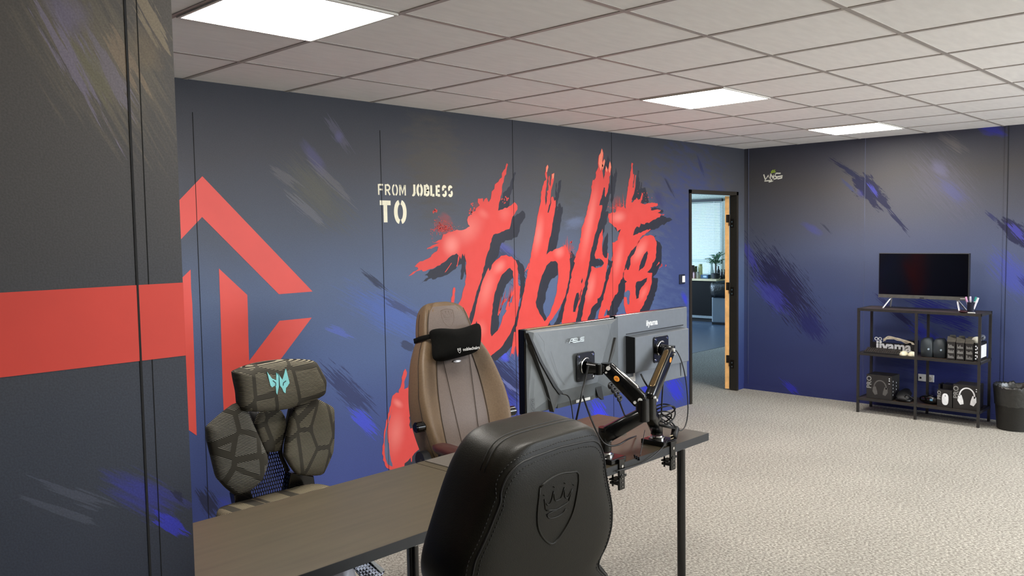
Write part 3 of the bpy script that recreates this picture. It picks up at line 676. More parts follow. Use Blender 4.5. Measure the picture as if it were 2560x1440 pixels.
# ------------------------------------------------------------------ desks
mDesk, n = newmat('dark_wood_laminate', .42, .5)
tc = n.n('ShaderNodeTexCoord'); mp = n.n('ShaderNodeMapping'); mp.inputs['Scale'].default_value = (2.2, 26, 10); n.l(tc.outputs['Object'], mp.inputs[0])
a = n.n('ShaderNodeTexNoise'); a.inputs['Scale'].default_value = 1.6; a.inputs['Detail'].default_value = 5; n.l(mp.outputs[0], a.inputs['Vector'])
n.l(n.mix(a.outputs['Fac'], lin((60, 53, 41)), lin((88, 79, 62))), n.b.inputs['Base Color'])
mEdge = mat('desk_edge_band', (30, 31, 32), .45)
ZD = .74
def desk(x0, x1, y0, y1, label, legs):
    t = thing('desk', ((x0+x1)/2, (y0+y1)/2, 0), label, 'desk')
    b = t.location
    MB().box((x0+.001, y0+.001, ZD-.034), (x1-.001, y1-.001, ZD)).build('tabletop', mDesk, t, base=b)
    MB().box((x0, y0-.0005, ZD-.034), (x1, y0+.001, ZD-.0005)).box((x1-.001, y0, ZD-.034), (x1+.0005, y1, ZD-.0005)).build('edge_band', mEdge, t, base=b)
    for x, y in legs:
        l = MB().cyl((x, y, 0), (x, y, ZD-.05), .019, n=24).build('leg', mBlackGloss, t, smooth=True, base=b, auto=40)
        MB().box((x-.04, y-.04, ZD-.038), (x+.04, y+.04, ZD-.034)).cyl((x, y, ZD-.055), (x, y, ZD-.036), .0205).build('leg_bracket', mSteel, l, base=b)
    MB().box((x0+.12, y0+.2, ZD-.06), (x1-.12, y0+.24, ZD-.034)).build('rail', mBlackSteel, t, base=b)
    return t
XS = .09
desk(-1.35, XS, 1.25, 1.885, 'dark wood desk in front of the mesh chair, its left end behind the near partition', [(-1.28, 1.31), (-1.28, 1.82), (-.405, 1.31), (-.4, 1.82)])
desk(XS+.002, 1.292, 1.25, 1.885, 'dark wood desk carrying two screens, on a round black leg at its free end', [(.17, 1.31), (.17, 1.82), (1.155, 1.31), (1.155, 1.82)])
pad = MB().box((.13, 1.52, ZD), (1.03, 1.875, ZD+.004)).build('desk_pad', mat('grey_desk_pad', (86, 80, 73), .7, scale=200), None)
tag(pad, 'large thin grey desk pad lying under the two screens', 'desk pad')
# ------------------------------------------------------------------ chairs
def chair_base(t, mB, seat_mat, sz=.50, sw=.5, sd=.5, yoff=0, armz=.70, armmat=None, armx=.32):
    """seat, gas lift, five-star base and armrests; chair faces local -y"""
    rings = []
    for k, (zz, s) in enumerate(((-.10, .86), (-.085, .97), (-.03, 1), (-.004, .96), (0, .86))):
        r = []
        for i in range(28):
            a = 2*PI*i/28; c, s_ = math.cos(a), math.sin(a)
            x = math.copysign(abs(c)**.45, c)*sw/2*s; y = math.copysign(abs(s_)**.45, s_)*sd/2*s+yoff
            r.append(Vector((x, y, sz+zz+(.02*abs(x/(sw/2))**3 if k > 2 else 0))))
        rings.append(r)
    MB().loft(rings).build('seat', seat_mat, t, smooth=True, sub=1)
    MB().box((-.12, -.14+yoff, sz-.15), (.12, .12+yoff, sz-.1)).build('seat_mechanism', mBlack, t, bev=.01)
    MB().cyl((0, yoff, .12), (0, yoff, .28), .028).cyl((0, yoff, .27), (0, yoff, sz-.14), .016).build('gas_lift', mBlackSteel, t, smooth=True, auto=40)
    for k in range(5):
        a = 2*PI*k/5+.3; d = Vector((math.cos(a), math.sin(a), 0)); o = Vector((0, yoff, 0))
        l = MB().tube([o+d*.02+Vector((0, 0, .13)), o+d*.16+Vector((0, 0, .12)), o+d*.31+Vector((0, 0, .085))], [.032, .024, .017], n=10).build('base_arm', mBlack, t, smooth=True)
        q = o+d*.31; e = Vector((-d.y, d.x, 0))
        MB().cyl(q-e*.026+Vector((0, 0, .03)), q-e*.006+Vector((0, 0, .03)), .03).cyl(q+e*.006+Vector((0, 0, .03)), q+e*.026+Vector((0, 0, .03)), .03).cyl(q+Vector((0, 0, .03)), q+Vector((0, 0, .075)), .006).build('caster', mBlackGloss, l, smooth=True, auto=40)
    if armz:
        for s in (-1, 1):
            ar = MB().box((s*armx-.02, -.03+yoff, sz-.12), (s*armx+.02, .05+yoff, armz-.03)).box((s*.12, -.02+yoff, sz-.14), (s*armx+.02*s, .04+yoff, sz-.11)).build('armrest', mBlack, t, bev=.008)
            rr = []
            for zz, sc in ((-.03, .85), (-.015, 1), (0, 1), (.008, .85)):
                rr.append([Vector((s*armx+math.copysign(abs(math.cos(2*PI*i/20))**.6, math.cos(2*PI*i/20))*.045*sc, -.04+yoff+math.copysign(abs(math.sin(2*PI*i/20))**.6, math.sin(2*PI*i/20))*.13*sc, armz+zz)) for i in range(20)])
            MB().loft(rr).build('arm_pad', armmat or mBlack, ar, smooth=True)
def back_section(hw, yb, th, wing, pw, z):
    """closed outline (front is -y): flat padded centre between raised side wings"""
    f = yb-th; e = min(.05, hw*.3)
    pts = [(-hw+.012, yb), (-hw*.55, yb+.008), (0, yb+.012), (hw*.55, yb+.008), (hw-.012, yb), (hw, yb-.02), (hw, yb-th*.5), (hw-.004, f-wing*.75), (hw-e*.55, f-wing), (hw-e*1.15, f-wing*.72), (pw+.004, f-.004), (pw*.7, f),
           (0, f+.003), (-pw*.7, f), (-pw-.004, f-.004), (-hw+e*1.15, f-wing*.72), (-hw+e*.55, f-wing), (-hw+.004, f-wing*.75), (-hw, yb-th*.5), (-hw, yb-.02)]
    return [Vector((x, y, z)) for x, y in pts]
def interp(rows, z, k):
    rows = sorted(rows)
    for a, b in zip(rows, rows[1:]):
        if a[0] <= z <= b[0]: t = (z-a[0])/(b[0]-a[0]); return a[k]+(b[k]-a[k])*t
    return rows[0][k] if z < rows[0][0] else rows[-1][k]
def lean(mb, ang, pz, i0=0, yo=0):
    mb.xf(Matrix.Translation((0, yo, pz)) @ Matrix.Rotation(-ang, 4, 'X') @ Matrix.Translation((0, -yo, -pz)), i0); return mb
SHIELD = [(-.5, .42), (-.25, .5), (0, .53), (.25, .5), (.5, .42), (.5, 0), (.42, -.28), (.2, -.52), (0, -.62), (-.2, -.52), (-.42, -.28), (-.5, 0), (-.5, .42)]
def shield(mb, c, w, h, yfun, r, sgn):
    def P(x, z): return Vector((c[0]+x*w, yfun(c[0]+x*w, c[1]+z*h), c[1]+z*h))
    mb.tube([P(*p) for p in SHIELD], r, n=6)
    crown = [(-.3, .02), (-.36, .2), (-.2, .1), (-.12, .3), (0, .12), (.12, .3), (.2, .1), (.36, .2), (.3, .02), (0, -.03), (-.3, .02)]
    mb.tube([P(*p) for p in crown], r*.8, n=6)
    mb.tube([P(-.26, -.1), P(-.12, -.14), P(.1, -.14), P(.24, -.1)], r*.8, n=6)
    for p in ((-.38, .25), (-.12, .36), (.12, .36), (.38, .25)):
        q = P(*p); mb.cyl(q-Vector((0, .001, 0)), q+Vector((0, .001, 0)), r*1.7, n=8)
# ---- brown chair
mBrown = mat('tan_brown_leather', (112, 92, 70), .5, noise=.1, scale=120, bump=.15)
mBrownC = mat('brown_grey_leather', (112, 99, 92), .6, noise=.08, scale=160, bump=.12)
mStitch = mat('dark_stitch', (52, 40, 30), .7)
bc = thing('gaming_chair', (.83, 2.34, 0), 'tan brown leather gaming chair with black neck pillow, standing behind the desk pad', 'chair', math.radians(-9))
BR = [(.44, .19, 0, .10), (.52, .215, .05, .14), (.62, .25, .075, .15), (.74, .27, .075, .155), (.86, .265, .06, .15), (.95, .243, .048, .14), (1.03, .225, .035, .125), (1.10, .195, .02, .11), (1.15, .165, .006, .10), (1.165, .158, .0, .1), (1.18, .16, 0, .1), (1.25, .145, 0, .09), (1.30, .128, 0, .08), (1.335, .105, -.01, .06), (1.35, .06, -.03, .03)]
LB = math.radians(16)
mb = MB(); rings = []
for z, hw, wg, pw in BR:
    th = .105 if z < 1.3 else .105-(z-1.3)*1.2
    rings.append(back_section(hw, .0 if z < 1.3 else -(z-1.3)*.5, th, wg, pw, z))
mb.loft(rings); lean(mb, LB, .5); mb.xf(Matrix.Translation((0, .09, -.022)))
bk = mb.build('backrest', mBrown, bc, smooth=True, sub=2)
def onback(mbx): lean(mbx, LB, .5); mbx.xf(Matrix.Translation((0, .09, -.022))); return mbx
cp = MB(); vs = []; zs = [.5+i*.035 for i in range(19)]
for z in zs:
    pw = interp(BR, z, 3)-.012
    for j in range(9):
        t = j/4-1; vs.append((t*pw, -.110-.012*(1-abs(t)**3)-.002*math.cos(t*9), z))
fs = [(i*9+j, i*9+j+1, (i+1)*9+j+1, (i+1)*9+j) for i in range(18) for j in range(8)]
cp.add(vs, fs); onback(cp).build('centre_panel', mBrownC, bk, smooth=True)
hp_ = MB(); vs = []
for i in range(9):
    z = 1.15+i*.021; hw = interp(BR, z, 1)-.028-max(0, (i-6))*.008
    for j in range(7): t = j/3-1; vs.append((t*hw, -.107-.006*(1-t*t)+max(0, i-6)*.006, z))
hp_.add(vs, [(i*7+j, i*7+j+1, (i+1)*7+j+1, (i+1)*7+j) for i in range(8) for j in range(6)]); onback(hp_).build('headrest_panel', mBrownC, bk, smooth=True)
sm_ = MB()
for s in (-1, 1):
    sm_.tube([(s*(.085-.06*(1.1-z)+.0), -.1235, z) for z in [1.1-.05*i for i in range(12)]], .0016, n=6)
    sm_.tube([(s*(interp(BR, z, 3)-.012), -.112, z) for z in [1.12-.04*i for i in range(15)]], .0022, n=6)
    sm_.tube([(s*(interp(BR, z, 1)-.002), -.085-interp(BR, z, 2)*.7, z) for z in [1.14-.04*i for i in range(16)]], .0018, n=6)
    sm_.tube([(s*(interp(BR, z, 1)-.022), -.109, z) for z in [1.16+.02*i for i in range(8)]], .0016, n=6)
    sm_.tube([(s*(interp(BR, z, 1)+.001), -.055, z) for z in [1.17+.02*i for i in range(7)]], .0016, n=6)
onback(sm_).build('seam', mStitch, bk, smooth=True)
em = MB(); shield(em, (0, 1.255), .075, .085, lambda x, z: -.1125, .0011, 1); onback(em).build('embossed_crest', mat('crest_brown', (112, 94, 84), .6), bk, smooth=True)
bd = MB(); bd.loft([[Vector((math.cos(2*PI*i/20)*.026*s, -.1235-y, 1.02+math.sin(2*PI*i/20)*.009*s)) for i in range(20)] for y, s in ((0, 1), (.004, .9), (.006, .5))]); onback(bd).build('badge', mat('silver_badge', (225, 228, 235), .25, metal=.4), bk, smooth=True)
chair_base(bc, mBlack, mBrown, .50, .5, .52, -.16, .655, mat('dark_red_pad', (66, 30, 26), .5), .25)
for s in (-1, 1):
    hg = MB().cyl((s*.245, .03, .56), (s*.285, .03, .56), .045, n=24).tube([(s*.27, .03, .56), (s*.275, -.06, .46), (s*.27, -.12, .42)], .022, n=10)
    h_ = hg.build('recliner_hinge', mBlack, bc, smooth=True, auto=40)
    kn = MB().cyl((s*.235, .035, .725), (s*.30, .035, .725), .026, n=20).cyl((s*.30, .035, .725), (s*.305, .035, .725), .021, n=20)
    kn.build('lumbar_knob', mBlackGloss, bc, smooth=True, auto=40)
# neck pillow: a butterfly-shaped cushion strapped round the headrest
mPil = mat('black_velour', (16, 16, 15), .95, noise=.2, scale=90, spec=.15)
np_ = thing('neck_pillow', (.83, 2.34, 0), 'black velour neck pillow strapped round the top of the brown chair', 'pillow', math.radians(-9))
PO = [(-.158, .062), (-.14, .078), (-.08, .078), (0, .062), (.08, .072), (.135, .088), (.158, .082), (.16, .05), (.145, -.01), (.128, -.05), (.105, -.068), (.05, -.078), (-.02, -.085), (-.10, -.095), (-.15, -.09), (-.162, -.06), (-.15, -.01), (-.148, .03)]
pl = MB(); rg = []
for s, y in ((.30, .03), (.75, .028), (.93, .018), (1.0, 0), (.97, -.022), (.86, -.045), (.62, -.062), (.3, -.07)):
    rg.append([Vector((x*s, -.15+y+.0*x, 1.135+z*s)) for x, z in PO])
pl.loft(rg); pl.xf(Matrix.Translation((0, 0, -.018))); onback(pl).build('cushion', mPil, np_, smooth=True, sub=2)
stp = MB()
stp.loft([[Vector((x, y, 1.16+dz)) for dz in (-.012, .012)]+[Vector((x, y-.003, 1.16+dz)) for dz in (.012, -.012)] for x, y in ((-.10, -.15), (-.155, -.125), (-.175, -.095), (-.172, -.02), (-.12, .018), (0, .024), (.12, .018), (.172, -.02), (.175, -.095), (.155, -.125), (.10, -.15))])
onback(stp).build('strap', mPil, np_, smooth=True)
lt = MB()
text(lt, 'noblechairs', .0225, frame((.040, -.2145, 1.084), (1, 0, .02), (0, 0, 1)), ext=.0006, bold=.0004)
shield(lt, (-.034, 1.084), .018, .026, lambda x, z: -.2145, .0012, 1)
lt.xf(Matrix.Translation((0, 0, -.018))); onback(lt).build('embroidered_lettering', mat('silver_thread', (205, 205, 205), .5), np_, smooth=False)
# ---- black chair in the foreground, seen from behind
mLeather = mat('black_leather', (23, 21, 14), .46, noise=.12, scale=70, bump=.12, spec=.26, bscale=420)
kc = thing('gaming_chair', (-.635, .69, 0), 'black leather gaming chair nearest the camera, seen from behind, with embossed crown shield', 'chair', math.radians(180))
KR = [(.46, .21, .12, .14), (.58, .31, .17, .15), (.70, .325, .17, .15), (.775, .295, .15, .15), (.815, .24, .11, .14), (.84, .228, .11, .13), (.865, .26, .10, .13), (.92, .275, .09, .13), (.98, .263, .08, .13), (1.05, .228, .095, .12), (1.11, .203, .10, .11), (1.155, .183, .095, .1), (1.19, .160, .075, .08), (1.207, .128, .045, .05), (1.213, .085, .01, .03)]
LK = math.radians(9)
def kback(hw, yb, th, wing, z):
    f = yb-th-wing*.6
    pts = []
    n_ = 40
    for i in range(n_):
        a = 2*PI*i/n_; c, s = math.cos(a), math.sin(a)
        ex = .34
        x = math.copysign(abs(c)**ex, c)*hw; y = math.copysign(abs(s)**ex, s)
        taper = 1-.10*(y < 0)*abs(y)
        pts.append(Vector((x*taper, (yb+f)/2+y*(yb-f)/2, z)))
    return pts
mb = MB(); rings = []
for z, hw, wg, pw in KR:
    k = max(0, z-1.10); rings.append(kback(hw, .0-k*k*1.5, .15-k*.2, wg, z))
mb.loft(rings)
def onk(m_): lean(m_, LK, .5); m_.xf(Matrix.Translation((0, .17-.07, 0))); return m_
onk(mb); kb = mb.build('backrest', mLeather, kc, smooth=True, sub=2)
bvh = surf(kb)
def kpath(inset, r=.08):
    """seam line, unleaned height: up one side, round the corners and across the top"""
    pts = [(interp(KR, z, 1)-inset, z) for z in [.50+.03*i for i in range(21)]]
    zt = 1.205-inset; hw = interp(KR, zt-r, 1)-inset; pts = [p for p in pts if p[1] < zt-r]
    for i in range(8): a = PI/2*i/7; pts.append((hw-r+r*math.cos(a), zt-r+r*math.sin(a)))
    pts += [(x, zt+.006*(1-x/.13)) for x in (.09, .06, .03) if x < hw-r]
    return pts+[(0, zt+.006)]+[(-x, z) for x, z in reversed(pts)]
def kproj(pts, lift):
    out = []
    for x, z in pts:
        q = Matrix.Translation((0, .1, .5)) @ Matrix.Rotation(-LK, 4, 'X') @ Vector((x, 0, z-.5)); h, nn = snap(bvh, q.x, q.z, 1, lift)
        if h: out.append(h)
    return out
def dense(pts, k): return [(v.x, v.z) for v in smooth_path([Vector((x, 0, z)) for x, z in pts], k)]
MB().tube(kproj(dense(kpath(.026), 3), .0004), .0024, n=8).build('seam', mat('seam_black', (12, 11, 10), .6), kb, smooth=True)
stc = MB()
for ins in (.038, .014):
    pth = kproj(dense(kpath(ins), 5), .0004); acc = 0
    for a, b in zip(pth, pth[1:]):
        L = (b-a).length; s = 0; d = (b-a).normalized() if L > 1e-6 else None
        while d and acc+L-s >= .0095:
            s += .0095-acc; acc = 0; q = a+d*s; stc.tube([q-d*.003, q, q+d*.003], [.0006, .0014, .0006], n=5)
        acc += L-s
stc.build('stitching', mat('stitch_black', (18, 17, 15), .6), kb)
for dy_, r_ in ((-.075, .0016), (-.088, .0012)):
    tp_ = []
    for i in range(33):
        x = -.185+.37*i/32; h = bvh.ray_cast(Vector((x, .215+dy_, 2)), Vector((0, 0, -1)))
        if h[0]: tp_.append(h[0]+h[1]*.0002)
    MB().tube(tp_, r_, n=6).build('seam', MATS['seam_black'], kb, smooth=True)
em = MB()
def kcrest(pts, r):
    P_ = kproj([(-x*.135, 1.045+z*.148) for x, z in pts], .0002); em.tube(smooth_path(P_, 3), r, n=8)
kcrest(SHIELD, .0026)
kcrest([(-.36, .20), (-.30, .02)], .0018); kcrest([(.36, .20), (.30, .02)], .0018); kcrest([(-.28, .0), (0, -.05), (.28, .0)], .0018)
kcrest([(-.36, .20), (-.26, .08), (-.18, .12), (-.14, .28)], .0018); kcrest([(-.14, .28), (-.08, .12), (0, .10), (.08, .12), (.14, .28)], .0018); kcrest([(.14, .28), (.18, .12), (.26, .08), (.36, .20)], .0018)
kcrest([(-.24, -.10), (-.16, -.16), (0, -.18), (.16, -.16), (.24, -.10)], .0018); kcrest([(-.26, -.08), (-.1, -.06), (0, -.07)], .0014)
for p in ((-.38, .26), (-.14, .34), (.14, .34), (.38, .26)): kcrest([p, (p[0]+.005, p[1]+.01)], .0034)
em.build('embossed_crest', mLeather, kb, smooth=True)
chair_base(kc, mBlack, mLeather, .47, .52, .52, -.10, .66, mBlack, .33)
# ---- mesh chair
def stripe_mat(name, c0, c1, vscale, sscale, rot=0, dark=(60, 57, 50), band='Z'):
    m, n = newmat(name, .85, .2)
    tc = n.n('ShaderNodeTexCoord'); mp = n.n('ShaderNodeMapping'); mp.inputs['Rotation'].default_value = (0, rot, 0); n.l(tc.outputs['Object'], mp.inputs[0])
    wv = n.n('ShaderNodeTexWave', bands_direction=band); wv.inputs['Scale'].default_value = sscale; wv.inputs['Distortion'].default_value = .4; wv.inputs['Detail'].default_value = 1; n.l(mp.outputs[0], wv.inputs['Vector'])
    m2 = n.n('ShaderNodeMapping'); m2.inputs['Scale'].default_value = (1, .01, .75); m2.inputs['Rotation'].default_value = (0, .4, 0); n.l(tc.outputs['Object'], m2.inputs[0])
    vo = n.n('ShaderNodeTexVoronoi', feature='DISTANCE_TO_EDGE'); vo.inputs['Scale'].default_value = vscale; n.l(m2.outputs[0], vo.inputs['Vector'])
    edge = n.math('LESS_THAN', vo.outputs['Distance'], .07)
    st = n.math('GREATER_THAN', wv.outputs['Fac'], .48)
    c = n.mix(st, lin(c0), lin(c1)); n.l(n.mix(edge, c, lin(dark)), n.b.inputs['Base Color'])
    bp = n.n('ShaderNodeBump'); bp.inputs['Strength'].default_value = .5; bp.inputs['Distance'].default_value = .002; n.l(n.math('MULTIPLY', wv.outputs['Fac'], n.math('SUBTRACT', 1, edge)), bp.inputs['Height']); n.l(bp.outputs[0], n.b.inputs['Normal'])
    return m
mKnit = stripe_mat('striped_knit', (34, 32, 29), (126, 120, 104), 9.5, 56, .05)
mKnitL = stripe_mat('striped_knit_left', (34, 34, 32), (124, 120, 110), 9.5, 56, -.45)
mTeal = mat('teal_print', (128, 205, 208), .5, noise=.05); mTealD = mat('teal_edge', (20, 110, 125), .5)
mc_loc = Vector((-.33, 2.33, 0))
mch = thing('mesh_chair', mc_loc, 'grey striped knit ergonomic chair with mesh back and teal emblem, left behind the desk', 'chair')
C3 = Q(480, 840, 3)
YC = 2.36
def cpt(p, y): q = PY(p[0], p[1], y); return q
def pad_(name, pts, y, th, m, parent, tilt=0, dome=.02, back=.02):
    """padded panel: traced outline on the plane at y, domed to the front and closed at the back"""
    P0 = [cpt(p, y) for p in pts]; c = sum(P0, Vector())/len(P0); rg = []
    P0 = [a.lerp(b, t) for a, b in zip(P0, P0[1:]+P0[:1]) for t in (.12, .5, .88)]
    for s, dy in ((.25, back), (.8, back), (.965, back*.7), (1, 0), (.985, -dome*.45), (.93, -dome*.8), (.75, -dome), (.35, -dome*1.1)):
        rg.append([Vector((c.x+(p.x-c.x)*s, y+dy+tilt*(p.x-c.x)*s, c.z+(p.z-c.z)*s)) for p in P0])
    return MB().loft(rg).build(name, m, parent, smooth=True, base=mc_loc)
hr = C3([(315,270),(325,262),(400,228),(480,203),(590,184),(700,172),(820,172),(895,180),(920,195),(945,235),(990,320),(995,350),(988,420),(975,440),(930,467),(820,508),(700,545),(600,560),(480,568),(430,566),(380,558),(358,540),(350,500),(345,430),(320,310)])
hd = pad_('headrest', hr, YC-.07, .1, mKnit, mch, 0, .045, .05)
lo = MB()
for pl_ in ([(563,268),(600,318),(632,332),(634,275),(650,300),(652,378),(640,440),(632,425),(628,370),(600,385),(588,370)], [(646,282),(680,330),(706,248),(732,352),(716,378),(705,390),(702,430),(688,420),(676,392),(660,372),(655,300)]):
    P_ = [cpt(p, YC-.1215) for p in C3(pl_)]; MB().prism(P_, (0, .006, 0)).build('emblem', mTeal, hd, base=mc_loc)
for a, b, c in (((606,334),(628,352),(628,374)), ((706,336),(686,352),(684,372))):
    MB().strip([cpt(p, YC-.1222) for p in C3([a, b, c])], .004, (0, -1, 0)).build('emblem_line', mat('dark_line', (24, 60, 66), .5), hd, base=mc_loc)
pad_('shoulder_pad', C3([(400,562),(375,525),(335,500),(320,508),(280,545),(225,600),(150,685),(145,715),(152,800),(180,930),(212,1080),(260,1140),(318,1192),(345,1192),(400,1168),(445,1130),(490,1075),(515,1000),(530,930),(524,880),(500,820),(470,740),(430,640)]), YC-.05, .05, mKnitL, mch, -.35, .025, .03)
pad_('shoulder_pad', C3([(745,530),(800,500),(880,480),(930,467),(990,490),(1085,535),(1097,560),(1100,690),(1095,800),(1085,880),(1045,960),(1000,1035),(970,1048),(925,1050),(840,1045),(760,1030),(725,990),(700,955),(665,900),(662,880),(668,810),(690,720),(715,620)]), YC-.03, .05, mKnit, mch, .25, .025, .03)
pad_('centre_pad', C3([(505,570),(560,555),(660,552),(690,600),(700,650),(695,720),(685,770),(662,860),(600,872),(540,868),(515,800),(490,720),(470,660)]), YC+.0, .04, mKnit, mch, 0, .018, .02)
# mesh panel with its real holes
mMesh, n = newmat('back_mesh', .8, .3)
n.b.inputs['Base Color'].default_value = lin((30, 29, 31))
tc = n.n('ShaderNodeTexCoord'); sp = n.n('ShaderNodeSeparateXYZ'); n.l(tc.outputs['Object'], sp.inputs[0])
row = n.math('FLOOR', n.math('MULTIPLY', sp.outputs[2], 62)); odd = n.math('MULTIPLY', n.math('MODULO', n.math('ABSOLUTE', row), 2), .5)
fx = n.math('SUBTRACT', n.math('FRACT', n.math('ADD', n.math('MULTIPLY', sp.outputs[0], 95), odd)), .5); fz = n.math('SUBTRACT', n.math('FRACT', n.math('MULTIPLY', sp.outputs[2], 62)), .5)
rr_ = n.math('ADD', n.math('POWER', n.math('DIVIDE', fx, .30), 2), n.math('POWER', n.math('DIVIDE', fz, .42), 2))
n.l(n.math('GREATER_THAN', rr_, 1.0), n.b.inputs['Alpha'])
ms = MB().flat([[cpt(p, YC+.035) for p in C3([(525,865),(640,865),(690,950),(735,1030),(730,1170),(640,1210),(520,1270),(440,1290),(430,1130),(495,1070),(530,930)])]])
ms.build('lumbar_mesh', mMesh, mch, base=mc_loc)
fr = MB()
for pts, r in ((C3([(405,565),(440,640),(490,760),(525,860),(500,960)]), .010), (C3([(740,530),(720,620),(690,720),(665,820),(668,900),(720,1010)]), .010)):
    fr.tube(smooth_path([cpt(p, YC+.03) for p in pts], 4), r, n=8)
fr.tube([cpt(p, YC+.06) for p in C3([(450,560),(480,650),(520,800),(545,890)])], .02, n=10)
fr.build('back_frame', mBlack, mch, smooth=True, base=mc_loc)
for pts, yy in ((C3([(318,1185),(400,1155),(432,1135),(475,1240),(500,1330),(350,1400),(345,1320)]), YC-.02), (C3([(740,1030),(770,1025),(915,1050),(930,1160),(940,1260),(700,1300),(718,1165)]), YC)):
    P_ = [cpt(p, yy) for p in pts]; MB().prism(P_, (0, .05, 0)).build('side_bracket', mBlackGloss, mch, base=mc_loc, bev=.008)
MB().strip([cpt(p, YC-.055) for p in C3([(408,560),(424,600),(436,640)])], .006, (0, -1, 0)).build('teal_piping', mTealD, mch, base=mc_loc)
mKnitS = stripe_mat('striped_knit_seat', (36, 33, 28), (150, 140, 116), 7, 40, 0, band='Y')
chair_base(mch, mBlack, mKnitS, .615, .50, .46, -.19, None)
# ------------------------------------------------------------------ computer screens, seen from behind
mMonG = mat('screen_back_grey', (98, 103, 106), .38, noise=.05, spec=.5)
mMonD = mat('screen_back_dark', (15, 16, 17), .4)
mMonI = mat('screen_back_slate', (106, 112, 119), .42, noise=.04)
YS = 1.42
def mon_pts(pts, y): return [PY(p[0], p[1], y) for p in pts]
MQ = Q(1280, 740, 2.8808)
a0 = PY(1311, 832, YS); a1 = PY(1545, 800, YS)
bz = PY(1318, 1047, YS).z; AX0, AX1, AZ0, AZ1 = a0.x+.012, a1.x-.004, .968, 1.296
m1 = thing('monitor', ((AX0+AX1)/2, YS+.03, AZ0), 'grey gaming monitor back with angular ridges, left screen of the pair on the arms', 'monitor')
B = m1.location.copy()
MB().box((AX0, YS+.012, AZ0), (AX1+.001, YS+.045, AZ1)).build('housing', mBlackGloss, m1, bev=.003, base=B)
MB().box((AX0+.008, YS+.0455, AZ0+.02), (AX1-.008, YS+.0462, AZ1-.008)).build('display', mat('display_glass', (10, 10, 14), .15), m1, base=B)
# back shell, a faceted grey cover
cx = (AX0+AX1)/2
sh_ = MB()
o_ = [Vector((AX0+.006, YS+.010, AZ0+.003)), Vector((AX1+.001, YS+.002, AZ0+.003)), Vector((AX1+.001, YS+.002, AZ1-.003)), Vector((AX0+.006, YS+.010, AZ1-.003))]
k1, k2 = PY(1400, 984, YS-.02), PY(1505, 995, YS-.02)
i_ = [Vector((cx-.115, YS-.018, AZ0+.075)), Vector((cx+.12, YS-.018, AZ0+.075)), Vector((cx+.24, YS-.004, AZ1-.02)), Vector((cx-.25, YS-.004, AZ1-.012))]
lo_ = [Vector((cx-.145, YS+.002, AZ0+.006)), Vector((cx+.15, YS+.002, AZ0+.006))]
sh_.add(o_+i_+lo_, [(3, 2, 6, 7), (7, 6, 5, 4), (4, 5, 9, 8), (8, 9, 1, 0), (0, 3, 7), (2, 1, 6), (1, 9, 5, 6), (0, 7, 4, 8)])
cov = sh_.build('back_cover', mMonG, m1, base=B)
def bl(pts, w=.0014, y=YS-.0215): MB().strip([PY(p[0], p[1], y) for p in MQ(pts)], w, (0, -1, 0)).build('surface_line', mat('line_grey', (58, 60, 62), .5), cov, base=B)
rg_ = MB()
rg_.prism([PY(p[0], p[1], YS-.027) for p in MQ([(118,268),(130,275),(225,480),(330,655),(368,700),(345,712),(300,650),(200,470)])], (0, .022, 0))
rg_.build('ridge', mMonD, cov, base=B)
MB().prism([PY(p[0], p[1], YS-.022) for p in MQ([(122,275),(210,480),(338,705),(303,838),(250,650),(160,400)])], (0, .024, 0)).build('ridge_facet', mat('facet_grey', (56, 56, 54), .45), cov, base=B)
MB().prism([PY(p[0], p[1], YS-.012) for p in MQ([(593,636),(640,628),(662,745),(650,748),(622,722)])], (0, .01, 0)).build('ridge', mMonD, cov, base=B)
MB().prism([PY(p[0], p[1], YS-.012) for p in MQ([(748,300),(755,300),(740,400),(712,478),(700,480),(722,400)])], (0, .01, 0)).build('ridge_facet', MATS['facet_grey'], cov, base=B)
for p in ([(190,275),(230,330),(235,400)], [(237,450),(255,520),(285,580),(330,640)], [(150,330),(165,380)], [(280,400),(330,560),(380,640)], [(690,200),(715,300),(660,420)], [(160,600),(150,760)], [(230,700),(310,800)]): bl(p, .0012, YS-.0192 if p[0][0] > 180 else YS-.002)
lw = MB()
AL = [[(0,0),(.25,.95),(.95,.95),(1,.55)], [(.32,.45),(1,.45)], [(1,.95),(1,0)]]
def logo_strokes(mb, p0, wv, hv, strokes, w, y):
    for st in strokes:
        mb.strip([p0+wv*x+hv*z for x, z in st], w, (0, -1, 0))
g0 = PY(1424, 858, YS-.021); gu = Vector((.018, 0, 0)); gv = Vector((.002, 0, .016))
L_S = [[(1,.95),(.05,.95),(.05,.5),(.95,.5),(.95,.05),(0,.05)]]; L_U = [[(.02,1),(.02,.05),(.98,.05),(.98,1)]]; L_A = [[(-.1,0),(.35,.95),(1,.95),(1,0)], [(.3,.4),(1,.4)]]
for k, Lt in enumerate((L_A, L_S, L_U, L_S)): logo_strokes(lw, g0+gu*1.3*k, gu*1.15, gv, Lt, .0032, 0)
lw.build('maker_lettering', mat('chrome_lettering', (205, 216, 220), .3), cov, base=B)
tf = MB()
t0 = PY(1330, 1040, YS-.004)
for k in range(4):
    z = t0.z+k*.0165
    tf.strip([(t0.x, YS-.0, z+.012), (t0.x+.006, YS-.0, z+.001), (t0.x+.012, YS-.0, z+.012)], .0022, (0, -1, 0)); tf.strip([(t0.x+.001, YS, z+.014), (t0.x+.012, YS, z+.014)], .002, (0, -1, 0))
tf.strip([(t0.x-.004, YS, t0.z-.004), (t0.x+.016, YS, t0.z-.004), (t0.x+.016, YS, t0.z+.068), (t0.x-.004, YS, t0.z+.068), (t0.x-.004, YS, t0.z-.004)], .001, (0, -1, 0))
tf.xf(Matrix.Translation((0, -.004, 0)))
